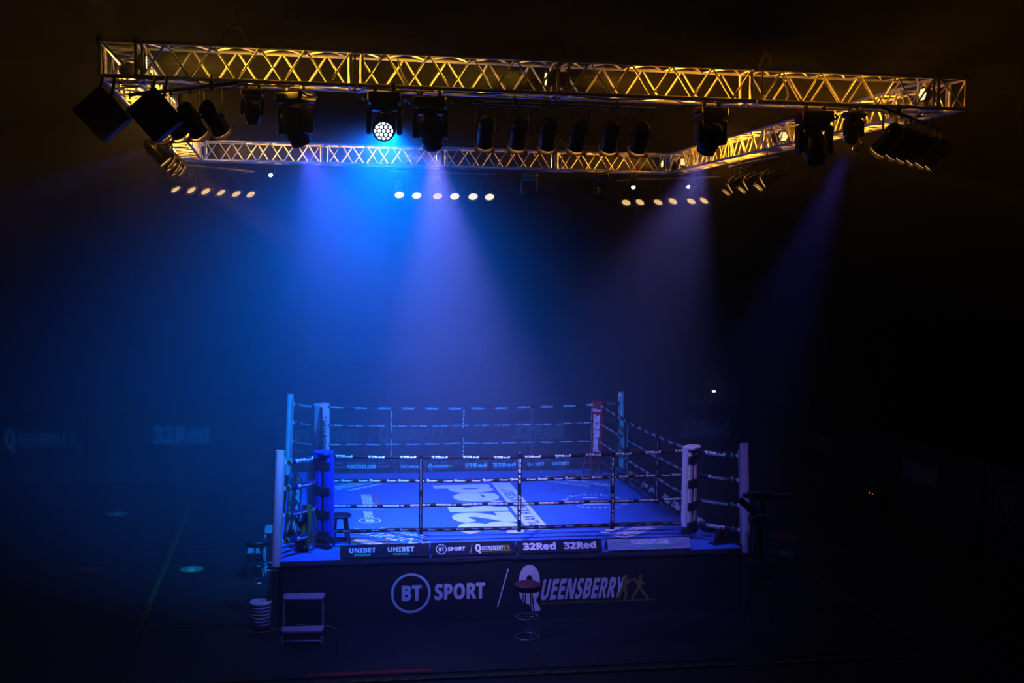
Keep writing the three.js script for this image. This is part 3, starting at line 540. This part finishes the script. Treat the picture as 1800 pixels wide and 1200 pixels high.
// broadcast camera on its tripod at the white corner, seen as a silhouette
{
  const o = thing('tripod_camera', 'black broadcast camera on a tall tripod outside the white corner', 'camera', [3.56, 0.018, 4.22], 0);
  for (let k = 0; k < 3; k++) { const a = 0.5 + k * 2.094, c = Math.cos(a), s = Math.sin(a); const lg = part('leg', [rod(V(c * 0.06, 1.12, s * 0.06), V(c * 0.15, 0.6, s * 0.15), 0.022, 10), rod(V(c * 0.15, 0.62, s * 0.15), V(c * 0.26, 0.02, s * 0.26), 0.015, 10)], M.blackMetal, o); part('foot', rbox(0.05, 0.03, 0.05, 0.01, c * 0.26, 0.015, s * 0.26), M.black, lg); }
  part('spreader', [0, 1, 2].map((k) => { const a = 0.5 + k * 2.094; return rod(V(0, 0.5, 0), V(Math.cos(a) * 0.16, 0.55, Math.sin(a) * 0.16), 0.009); }), M.blackMetal, o);
  part('column', cyl(0.06, 0.085, 0.5, 18, 0, 1.25, 0), M.black, o);
  part('fluid_head', [rbox(0.2, 0.18, 0.18, 0.04, 0.01, 1.54, 0), cyl(0.07, 0.07, 0.26, 16).rotateZ(Math.PI / 2).translate(0, 1.54, 0)], M.black, o);
  part('tilt_arm', [rod(V(-0.29, 1.84, 0), V(0.02, 1.56, 0), 0.05, 12)], M.black, o);
  part('camera_body', [rbox(0.34, 0.13, 0.2, 0.02, 0.02, 1.9, 0), rbox(0.08, 0.2, 0.12, 0.02, 0.05, 1.74, 0)], M.black, o);
  part('lens', [rod(V(0.18, 1.9, 0), V(0.42, 1.895, 0.02), 0.04, 18), rod(V(0.42, 1.895, 0.02), V(0.5, 1.893, 0.025), 0.055, 18)], M.black, o);
  part('viewfinder', [rbox(0.1, 0.06, 0.09, 0.012, -0.19, 1.9, 0), rod(V(-0.14, 1.9, 0), V(-0.05, 1.9, 0), 0.014)], M.black, o);
  part('pan_bar', [rod(V(0.05, 1.54, 0.08), V(0.3, 1.36, 0.2), 0.014, 8)], M.black, o);
  part('weight_bag', (() => { const g = rbox(0.4, 0.32, 0.3, 0.1, 0.02, 0.78, 0.02, 4), p = g.attributes.position; for (let i = 0; i < p.count; i++) p.setX(i, p.getX(i) + 0.03 * noise.noise(p.getY(i) * 7, p.getZ(i) * 7, 2)); g.computeVertexNormals(); return g; })(), M.drape, o);
}

// ================================================================== LIGHTING RIG
const RIG = { x: -0.1542, z: 0.8851, turn: 0.0254, T: 5.4114, TZ: 5.723, y: 7.4177, s: 0.3946 };
const rw = (x, y, z) => V(RIG.x + Math.cos(RIG.turn) * x + Math.sin(RIG.turn) * z, y, RIG.z - Math.sin(RIG.turn) * x + Math.cos(RIG.turn) * z);
const RING_MID = V(0, DY, 0);
const braceGeos = new Map(), chordGeos = new Map();
function trussSection(len, cx, cz, along, label) {                // along: 0 = local x runs along the front, 1 = along the sides
  const s = RIG.s, p = rw(cx, RIG.y, cz), o = thing('truss', label, 'truss', [p.x, p.y, p.z], RIG.turn + (along ? -Math.PI / 2 : 0), 'box truss sections');
  const h = s / 2, L = len - 0.02, n = 9, inner = L - 0.12, step = inner / n, dl = Math.hypot(step, s), key = len.toFixed(3);
  if (!chordGeos.has(key)) { chordGeos.set(key, merge([cyl(0.025, 0.025, L, 12).rotateZ(Math.PI / 2), cyl(0.033, 0.033, 0.05, 12).rotateZ(Math.PI / 2).translate(L / 2 - 0.03, 0, 0), cyl(0.033, 0.033, 0.05, 12).rotateZ(Math.PI / 2).translate(-L / 2 + 0.03, 0, 0)])); braceGeos.set(key, new THREE.CylinderGeometry(0.0125, 0.0125, dl - 0.02, 8)); }
  const cg = chordGeos.get(key), bg = braceGeos.get(key);
  for (const y of [0, s]) for (const z of [-h, h]) part('chord', cg, M.alu, o).position.set(0, y, z);
  const a = Math.atan2(step, s);
  for (let k = 0; k < n; k++) {
    const x = -inner / 2 + (k + 0.5) * step, sg = k % 2 ? 1 : -1;
    for (const z of [-h, h]) { const b = part('brace', bg, M.alu, o); b.position.set(x, h, z); b.rotation.z = sg * a * (z > 0 ? 1 : -1); }
    for (const y of [0, s]) { const b = part('brace', bg, M.alu, o); b.position.set(x, y, 0); b.rotation.set(Math.PI / 2, 0, 0); b.rotation.order = 'YXZ'; b.rotation.set(Math.PI / 2, 0, 0); b.rotation.z = 0; b.quaternion.setFromUnitVectors(V(0, 1, 0), V(sg * step * (y ? 1 : -1), 0, s).normalize()); }
  }
  for (const x of [-L / 2 + 0.06, L / 2 - 0.06]) part('end_frame', [rod(V(x, 0, -h), V(x, s, -h), 0.017), rod(V(x, 0, h), V(x, s, h), 0.017), rod(V(x, 0, -h), V(x, 0, h), 0.017), rod(V(x, s, -h), V(x, s, h), 0.017)], M.alu, o);
  return o;
}
function trussCorner(cx, cz, label) {
  const s = RIG.s, h = s / 2, p = rw(cx, RIG.y, cz), o = thing('truss_corner', label, 'truss', [p.x, p.y, p.z], RIG.turn, 'truss corner blocks');
  const q = [[-h, -h], [h, -h], [h, h], [-h, h]];
  q.forEach(([x, z], i) => { const [x2, z2] = q[(i + 1) % 4]; part('upright', [rod(V(x, 0, z), V(x, s, z), 0.022, 10)], M.alu, o); for (const y of [0, s]) part('chord', [rod(V(x, y, z), V(x2, y, z2), 0.024, 10)], M.alu, o); part('brace', [rod(V(x, 0, z), V(x2, s, z2), 0.0125)], M.alu, o); });
  for (const [x, z] of q) part('coupler', cyl(0.034, 0.034, 0.06, 12, x, s + 0.02, z), M.aluDark, o);
}
{
  const lx = (2 * RIG.T - 2 * RIG.s) / 4, lz = (2 * RIG.TZ - 2 * RIG.s) / 4, fz = RIG.TZ - RIG.s / 2, fx = RIG.T - RIG.s / 2;
  const sec = ['at the end nearest the black hanging boxes', 'just above the bright blue lamp', 'above the six dark par cans', 'at the end over the dark moving heads'];
  const secB = ['at the end over the corner par cans', 'behind the blue glow', 'just past its middle lamp', 'at the end beside the bright corner lamp'];
  const secL = ['by the black hanging boxes', 'second from the black boxes', 'third from the black boxes', 'farthest from the camera'];
  for (let k = 0; k < 4; k++) {
    trussSection(lx, -RIG.T + RIG.s + lx * (k + 0.5), fz, 0, `aluminium box truss of the near run, ${sec[k]}`);
    trussSection(lx, -RIG.T + RIG.s + lx * (k + 0.5), -fz, 0, `aluminium box truss of the far run, ${secB[k]}`);
    trussSection(lz, -fx, RIG.TZ - RIG.s - lz * (k + 0.5), 1, `box truss of the run on the blue corner side, ${secL[k]}`);
    trussSection(lz, fx, RIG.TZ - RIG.s - lz * (k + 0.5), 1, `box truss of the run on the red corner side, ${['nearest the camera', 'second from the near end', 'third from the near end', 'at its far end'][k]}`);
  }
  trussCorner(-fx, fz, 'truss corner block above the black hanging boxes'); trussCorner(fx, fz, 'truss corner block at the end of the near run over side-lit par cans');
  trussCorner(-fx, -fz, 'far truss corner block on the blue corner side'); trussCorner(fx, -fz, 'far truss corner block beside the bright round amber lamp');
}
// chain hoists that carry the rig
for (const [x, z, t] of [[-3.9, 1, 'near the black boxes'], [2.7, 1, 'over the dark moving heads'], [-3.2, -1, 'above the far par cans'], [2.6, -1, 'above the far amber lamps']]) {
  const p = rw(x, RIG.y + RIG.s, z * (RIG.TZ - RIG.s / 2)), o = thing('chain_hoist', `black chain hoist carrying the truss ${t}`, 'hoist', [p.x, p.y, p.z], RIG.turn);
  part('chain', [rod(V(0, 0.25, 0), V(0, H.y1 - 0.45 - p.y, 0), 0.006, 6)], M.chain, o);
  part('sling', tube([[-0.19, -0.02, 0.19], [0, 0.26, 0.02], [0.19, -0.02, -0.19]], 0.012, 14, 6), M.drape, o);
  part('motor', [rbox(0.22, 0.3, 0.2, 0.04, 0, H.y1 - p.y - 1.2, 0), cyl(0.07, 0.07, 0.34, 14).rotateZ(Math.PI / 2).translate(0, H.y1 - p.y - 1.25, 0)], M.black, o);
}
{
  const o = thing('ceiling_drum', 'dim brown drum fitting hanging above the near truss', 'fitting', [-0.27, 9.74, -3.9]);
  part('drum', cyl(0.17, 0.17, 0.32, 24, 0, 0.16, 0), std(0x3a2018, 0.7), o); part('stem', [rod(V(0, 0.3, 0), V(0, H.y1 - 9.74, 0), 0.02)], M.black, o);
}
// truss-top cables
{
  const run = (pts, label) => solo('power_cable', tube(pts.map(([x, y, z]) => { const p = rw(x, y, z); return [p.x, p.y, p.z]; }), 0.012, 120, 6), M.cable, label, 'cable');
  const z = RIG.TZ - RIG.s / 2, y = RIG.y;
  const a = [], b = [];
  for (let k = 0; k <= 20; k++) { a.push([-4.9 + k * 0.49, y - 0.01 + rr(-0.02, 0.03), z + 0.05 + rr(-0.05, 0.05)]); b.push([-4.9 + k * 0.49, y - 0.01 + rr(-0.02, 0.03), -z + rr(-0.05, 0.05)]); }
  run(a, 'black cable laid along the underside of the near truss run'); run(b, 'black cable laid along the underside of the far truss run');
  run([[-4.4, y, z + 0.17], [-4.1, y - 0.12, z + 0.2], [-3.8, y - 0.02, z + 0.17]], 'short slack loop of black cable under the near truss by the corner bar');
  run([[-2.0, y + 0.38, z - 0.1], [-1.9, y + 0.1, z], [-1.7, y - 0.08, z], [-1.55, y - 0.16, z]], 'black cable dropping through the truss to the head beside the blue lamp');
  run([[3.0, y + 0.38, z - 0.15], [3.05, y + 0.12, z - 0.1], [2.9, y + 0.0, z - 0.05]], 'black cable loop inside the near truss toward its far end');
}
// ------------------------------------------------------------------ par cans
const canGeo = lathe([[0.0, -0.205], [0.05, -0.2], [0.085, -0.17], [0.098, -0.12], [0.1, -0.1], [0.1, -0.03], [0.106, -0.025], [0.106, 0.0], [0.1, 0.005], [0.1, 0.2], [0.107, 0.203], [0.107, 0.212], [0.094, 0.212], [0.094, -0.02]], 28).rotateX(Math.PI / 2);
const lensGeo = lathe([[0, 0.012], [0.06, 0.008], [0.1, 0.0], [0.1, -0.004], [0, -0.004]], 28).rotateX(Math.PI / 2).translate(0, 0, 0.222);
const frameGeo = (() => { const sh = new THREE.Shape([[-0.125, -0.125], [0.125, -0.125], [0.125, 0.125], [-0.125, 0.125]].map((p) => new THREE.Vector2(...p))), h = new THREE.Path(); h.absarc(0, 0, 0.102, 0, Math.PI * 2, true); sh.holes.push(h); return new THREE.ExtrudeGeometry(sh, { depth: 0.006, bevelEnabled: false, curveSegments: 24 }).translate(0, 0, 0.238); })();
const parYoke = merge([box(0.006, 0.3, 0.028, -0.122, -0.2, 0), box(0.006, 0.3, 0.028, 0.122, -0.2, 0), box(0.25, 0.006, 0.028, 0, -0.052, 0)]);
const clampGeo = merge([rbox(0.05, 0.075, 0.03, 0.01, 0, -0.012, 0), cyl(0.01, 0.01, 0.06, 8, 0, -0.05, 0)]);
const knobGeo = cyl(0.016, 0.016, 0.03, 10).rotateZ(Math.PI / 2);
function parCan(pivot, aim, label, group, { hot = false, framed = true, I = LIGHT.par.I, L = LIGHT.par, angle = 0.26 } = {}) {
  const d = aim.clone().sub(pivot), o = thing('par_can', label, 'stage light', [pivot.x, pivot.y, pivot.z], Math.atan2(d.x, d.z), group);
  part('clamp', clampGeo, M.blackMetal, o); part('yoke', parYoke, M.yokeGrey, o); for (const e of [-1, 1]) part('knob', knobGeo, M.black, o).position.set(e * 0.14, -0.34, 0);
  const can = part('can', canGeo, M.canBlack, o); can.position.set(0, -0.34, 0); can.rotation.x = Math.atan2(pivot.y - 0.34 - aim.y, Math.hypot(d.x, d.z));
  part('lens', lensGeo, hot === 2 ? M.parGlowWhite : hot ? M.parGlowHot : M.parGlow, can);
  if (framed) part('gel_frame', frameGeo, M.gel, can);
  o.updateMatrixWorld(true);
  if (I > 0) spot(o, can.localToWorld(V(0, 0, 0.27)), aim, L, angle, 0.8, I, 4);   // the cans of the near run only smoulder and light nothing
}
function lampBar(a, b, label) {
  const p = a.clone().add(b).multiplyScalar(0.5), o = thing('lamp_bar', label, 'bar', [p.x, p.y, p.z]);
  part('tube', [rod(a.clone().sub(p), b.clone().sub(p), 0.024, 12)], M.aluDark, o);
  for (const t of [0.22, 0.78]) { const q = a.clone().lerp(b, t).sub(p); part('hanger', [rod(q, q.clone().add(V(0, RIG.y - p.y - 0.02, 0)), 0.014, 8), rbox(0.06, 0.07, 0.06, 0.015, q.x, q.y + 0.02, q.z)], M.blackMetal, o); }
  part('end_cap', [a, b].map((e) => { const q = e.clone().sub(p); return new THREE.SphereGeometry(0.027, 10, 8).translate(q.x, q.y, q.z); }), M.black, o);
}
const BARY = 7.29;
{
  const z = RIG.TZ - RIG.s / 2, aim = (x, zz) => V(x, DY, zz);
  lampBar(rw(-1.07, 7.3, z), rw(1.25, 7.3, z), 'tube bar with six par cans under the middle of the near truss');
  [-0.92, -0.5, -0.13, 0.25, 0.67, 1.06].forEach((x, k) => parCan(rw(x, 7.3, z), aim(x * 1.0 + 0.25 * (k % 2 ? -1 : 0.2), 1.2), `${ORD[k]} of six dark par cans under the near truss, from the blue lamp`, 'par cans on the near middle bar', { I: 0 }));
  lampBar(rw(-1.14, BARY, -z), rw(1.14, BARY, -z), 'tube bar with six glowing par cans under the middle of the far truss');
  [-0.95, -0.58, -0.13, 0.24, 0.64, 1.0].forEach((x, k) => parCan(rw(x, BARY, -z), aim(x * 0.9, [1.6, 1.2, 0.9, 1.2, 1.4, 1.3][k]), `${ORD[k]} of six glowing par cans under the far truss, from the blue glow`, 'par cans on the far middle bar', { hot: k !== 2 ? 2 : 1 }));
  const xs = RIG.T - RIG.s / 2;
  lampBar(rw(xs, BARY, -2.2), rw(xs, BARY, 0.2), 'tube bar with six glowing par cans under the red side truss');
  [-1.95, -1.6, -1.15, -0.8, -0.35, 0.0].forEach((zz, k) => parCan(rw(xs, BARY, zz), k % 2 ? V(-2.9, 2.0, -3.1) : aim(0.2, zz + 0.4), `${ORD[k]} of six glowing par cans under the red side truss, from its far end`, 'par cans on the red side bar', k % 2 && k < 4 ? { L: LIGHT.parRose, I: LIGHT.parRose.I, angle: 0.16 } : {}));
  lampBar(rw(-xs, BARY, -0.8), rw(-xs, BARY, 1.9), 'tube bar with six glowing par cans under the blue side truss');
  [1.7, 1.25, 0.75, 0.25, -0.15, -0.6].forEach((zz, k) => parCan(rw(-xs, BARY, zz), k % 2 ? V(2.85, 1.8, -3.0 + (k - 3) * 0.1) : aim(-0.1, zz + 0.4), `${ORD[k]} of six glowing par cans under the blue side truss, from its near end`, 'par cans on the blue side bar', k % 2 ? { L: LIGHT.parRed, I: LIGHT.parRed.I, angle: 0.17 } : {}));
  const diag = (sx, sz, ts, t0, t1, name, txt, count, opt) => {
    const at = (t) => rw(sx * (5.0 - 0.707 * t), 7.28, sz * (5.35 + 0.707 * t));
    lampBar(at(t0), at(t1), `tube bar of par cans slung across ${txt}`);
    ts.forEach((t, k) => { const p = at(t); parCan(p, V(p.x * 0.25 + (k % 2 ? 0.3 : -0.3), DY, p.z * 0.25 + (k % 3 - 1) * 0.3), `${ORD[k]} par can across ${txt}, from ${count}`, name, opt); });
  };
  diag(-1, -1, [-0.85, -0.45, -0.05, 0.35, 0.8, 1.2], -1.1, 1.45, 'par cans across the far blue side corner', 'the far corner on the blue side', 'the blue side truss', { hot: true });
  diag(1, -1, [-1.0, -0.67, -0.23, 0.15, 0.6, 0.98], -1.25, 1.25, 'par cans across the far red side corner', 'the far corner on the red side', 'the red side truss', { hot: true });
  diag(1, 1, [-0.83, -0.42, 0.06, 0.5, 0.92, 1.43], -1.1, 1.7, 'par cans across the near red side corner', 'the near corner on the red side', 'its outer end', { I: 0 });
  diag(-1, 1, [0.2, 0.52, 0.85, 1.22], -0.2, 1.6, 'par cans across the near blue side corner', 'the near corner by the black boxes', 'the boxes', { I: 0 });
}
// two big black boxes hung at the near corner
for (const [x, z, tilt, label] of [[-5.36, 5.9, 0.75, 'large tilted black box hung at the outer end of the near truss corner'], [-4.78, 5.98, 0.72, 'large tilted black box hung nearer the par cans at the near truss corner']]) {
  const p = rw(x, 6.96, z), o = thing('hanging_speaker', label, 'speaker', [p.x, p.y, p.z], 0);
  const b = part('cabinet', rbox(0.42, 0.46, 0.3, 0.03), M.drape, o); b.rotation.z = tilt;
  const g = part('grille', rbox(0.36, 0.02, 0.26, 0.008), M.black, o); g.position.set(Math.sin(tilt) * 0.235, -Math.cos(tilt) * 0.235, 0); g.rotation.z = tilt;
  part('bracket', [rod(V(-0.03, 0.27, 0), V(-0.03, RIG.y - 6.96, -0.24), 0.018), rod(V(0.1, 0.22, 0), V(0.1, RIG.y - 6.96, -0.24), 0.018)], M.blackMetal, o);
}
// ------------------------------------------------------------------ moving heads
function movingHead(at, aim, label, { k = 1, lens = M.glassDark, light = null, angle = 0.3, pen = 0.5, I, leds = false } = {}) {
  const d = aim.clone().sub(at), o = thing('moving_head', label, 'stage light', [at.x, at.y, at.z], Math.atan2(d.x, d.z), 'moving head lamps on the trusses');
  for (const e of [-1, 1]) part('clamp', rbox(0.05, 0.1, 0.05, 0.012, e * 0.1 * k, 0.02, 0), M.blackMetal, o);
  part('base', [rbox(0.36 * k, 0.12 * k, 0.27 * k, 0.03, 0, -0.1 * k, 0, 3)], M.blackGloss, o);
  for (const e of [-1, 1]) part('handle', [tube([[e * 0.18 * k, -0.07 * k, 0.09 * k], [e * 0.225 * k, -0.1 * k, 0.08 * k], [e * 0.225 * k, -0.1 * k, -0.08 * k], [e * 0.18 * k, -0.07 * k, -0.09 * k]], 0.012 * k, 16, 6)], M.yokeGrey, o);
  part('yoke', [rbox(0.3 * k, 0.07 * k, 0.16 * k, 0.02, 0, -0.2 * k, 0), rbox(0.055 * k, 0.3 * k, 0.16 * k, 0.022, -0.165 * k, -0.34 * k, 0), rbox(0.055 * k, 0.3 * k, 0.16 * k, 0.022, 0.165 * k, -0.34 * k, 0)], M.blackGloss, o);
  const hd = part('head', lathe([[0, -0.2 * k], [0.06 * k, -0.195 * k], [0.11 * k, -0.15 * k], [0.128 * k, -0.06 * k], [0.13 * k, 0.06 * k], [0.118 * k, 0.15 * k], [0.115 * k, 0.2 * k], [0.1 * k, 0.2 * k], [0.1 * k, 0.18 * k], [0, 0.18 * k]], 28).rotateX(Math.PI / 2), M.blackGloss, o);
  hd.position.y = -0.4 * k; hd.rotation.x = Math.atan2(at.y - 0.4 * k - aim.y, Math.hypot(d.x, d.z));
  part('trim_ring', new THREE.TorusGeometry(0.124 * k, 0.006 * k, 6, 28).translate(0, 0, 0.1 * k), M.yokeGrey, hd);
  if (leds) {
    const cells = [];
    for (let a = -2; a <= 2; a++) for (let b = -2; b <= 2; b++) { if (Math.abs(a + b) > 2) continue; cells.push(new THREE.SphereGeometry(0.0195 * k, 12, 6, 0, 6.2832, 0, 1.2).rotateX(Math.PI / 2).translate((a + b * 0.5) * 0.047 * k, b * 0.0407 * k, 0.172 * k)); }
    cells.forEach((c) => part('led_cell', c, lens, hd));
  } else part('lens', cyl(0.095 * k, 0.095 * k, 0.01, 24).rotateX(Math.PI / 2).translate(0, 0, 0.188 * k), lens, hd);
  o.updateMatrixWorld(true);
  if (light) spot(o, hd.localToWorld(V(0, 0, 0.26 * k)), aim, light, angle, pen, I ?? light.I, 4);
  return o;
}
{
  const z = RIG.TZ - RIG.s / 2, y = RIG.y - 0.03;
  movingHead(rw(-2.18, y, z + 0.19), V(-3.0, 3.6, 15), 'moving head lamp with a blazing blue-white lens cluster', { k: 1.1, lens: M.ledBlue, leds: true, light: LIGHT.azureFace, angle: 0.38, pen: 0.8 });
  movingHead(rw(-2.05, y, z - 0.24), V(-2.6, 0.7, -4.2), 'dark moving head just behind the blazing blue lamp, turned to the ring', { k: 0.72, lens: M.lensAzure, light: LIGHT.azure, angle: 0.74, pen: 0.75 });
  movingHead(rw(-3.72, y, z), V(-3.2, 0, 2.2), 'small dark moving head with a faint violet beam by the corner bar', { k: 0.72, lens: M.lensViolet, light: LIGHT.pin, angle: 0.1, pen: 0.6, I: 25 });
  movingHead(rw(-3.22, y, z), V(-0.7, 0.8, 3.5), 'large dark moving head between the violet beam and the blue lamp', { k: 1.12, lens: M.lensViolet, light: LIGHT.front, angle: 0.62, pen: 0.9 });
  movingHead(rw(-1.6, y, z), V(-0.4, DY, 1.4), 'large dark moving head hung next to the blue lamp, its back to the camera', { k: 1.12, lens: M.lensViolet, light: LIGHT.violet, angle: 0.36, pen: 0.6 });
  movingHead(rw(1.98, y, z), V(1.2, DY, 1.9), 'dark moving head just past the six par cans of the near truss', { k: 1.05, lens: M.lensViolet, light: LIGHT.violet, angle: 0.46, pen: 0.7, I: 85 });
  movingHead(rw(3.39, y, z), V(3.2, 2.0, 9.5), 'large dark moving head facing the camera near the truss end', { k: 1.2 });
  movingHead(rw(3.94, y, z), V(3.1, 1.7, 3.5), 'small dark moving head with a faint violet beam by the side-lit par cans', { k: 0.72, lens: M.lensViolet, light: LIGHT.pin, angle: 0.26, pen: 0.9, I: 45 });
  movingHead(rw(1.9, y, -z), V(0.8, DY, -0.6), 'dark moving head under the far truss past the glowing middle row', { k: 1.0 });
  movingHead(rw(3.53, y, -z), V(1.8, DY, -0.4), 'dark moving head under the far truss by the corner par cans', { k: 1.0 });
  // small pin spots
  const pin = (p, aim, label, I, a = 0.11) => movingHead(p, aim, label, { k: 0.5, lens: M.ledBlue, light: LIGHT.pin, angle: a, pen: 0.7, I });
  pin(rw(-3.64, y + 0.02, -z), V(-2.2, 0.4, 3.5), 'tiny blue-white pin spot under the far truss beside the corner row', 14);
  pin(rw(4.2, y - 0.06, -z + 0.2), V(2.6, 0.2, 3.5), 'tiny blue-white pin spot at the start of the far red corner row', 30);
  pin(rw(5.45, y - 0.02, -z + 0.25), V(4.4, 0.2, 3.0), 'tiny blue pin spot within the far red corner row', 30);
  pin(rw(5.2, y, 3.2), V(1.9, 0.1, 1.0), 'tiny violet pin spot behind the near side-lit par cans', 26);
  pin(rw(-5.25, y, 0.45), V(-11.5, 4.6, 0.0), 'tiny violet pin spot throwing its beam outward from the blue side truss', 30, 0.16);
}
// ------------------------------------------------------------------ amber LED pars standing in the truss
const ledCan = lathe([[0, -0.06], [0.07, -0.055], [0.095, -0.02], [0.1, 0.04], [0.1, 0.06], [0.09, 0.06], [0.088, 0.045], [0, 0.045]], 24).rotateX(Math.PI / 2);
const ledDots = (() => { const l = []; for (let a = -2; a <= 2; a++) for (let b = -2; b <= 2; b++) if (Math.abs(a + b) <= 2) l.push(new THREE.SphereGeometry(0.0155, 10, 6, 0, 6.2832, 0, 1.3).rotateX(Math.PI / 2).translate((a + b * 0.5) * 0.034, b * 0.0295, 0.046)); return merge(l); })();
function warmer(x, z, dx, dz, label, k = 1) {
  const p = rw(x, RIG.y + 0.2, z), q = rw(x + dx, RIG.y + 0.2, z + dz), d = q.clone().sub(p).normalize(), o = thing('led_par', label, 'stage light', [p.x, p.y, p.z], Math.atan2(d.x, d.z), 'amber lamps inside the truss');
  part('can', ledCan, M.black, o); part('led_cluster', ledDots, M.ledAmber, o);
  part('bracket', [rod(V(0, -0.2, 0), V(0, -0.09, 0), 0.012), rbox(0.14, 0.012, 0.05, 0.004, 0, -0.19, 0)], M.blackMetal, o);
  spot(o, p.clone().addScaledVector(d, 0.12), p.clone().addScaledVector(d, 3), x < 0 ? LIGHT.yellow : LIGHT.amber, 0.26, 0.8, LIGHT.amber.I * k, 5);
}
{
  const fx = RIG.T - RIG.s / 2, fz = RIG.TZ - RIG.s / 2;
  warmer(-4.98, fz, 1, 0, 'amber lamp seen edge-on inside the near truss by the black boxes');
  warmer(0.03, fz, 1, 0, 'amber lamp seen edge-on inside the middle of the near truss');
  warmer(-0.12, fz, -1, 0, 'amber lamp at the middle of the near truss facing the blue lamp');
  warmer(4.95, fz, -1, 0.1, 'amber lamp of pale dots inside the near truss at the red side end');
  warmer(-0.08, -fz, -1, 0, 'amber lamp seen edge-on inside the middle of the far truss', 2);
  warmer(4.98, -fz, -1, 0, 'amber lamp seen edge-on at the red end of the far truss', 2);
  warmer(-4.98, -fz, 1, 0, 'amber lamp seen edge-on at the blue end of the far truss', 2);
  warmer(fx, -5.0, 0, 1, 'round bright amber lamp at the far end of the red side truss', 2);
  warmer(fx, 0.32, 0, 1, 'round bright amber lamp midway along the red side truss', 2);
  warmer(fx, 0.12, 0, -1, 'amber lamp midway along the red side truss with its back to the camera', 2);
  warmer(-fx, -0.4, 0, -1, 'amber lamp midway along the blue side truss with its back to the camera', 2);
  warmer(fx, 4.9, 0, -1, 'amber lamp at the near end of the red side truss facing away');
  warmer(-fx, -5.0, 0, 1, 'bright amber lamp at the far end of the blue side truss', 2);
  warmer(-fx, -0.2, 0, 1, 'bright amber lamp midway along the blue side truss', 2);
  warmer(-fx, 4.9, 0, -1, 'amber lamp at the near end of the blue side truss facing away');
}

renderer.render(scene, camera);
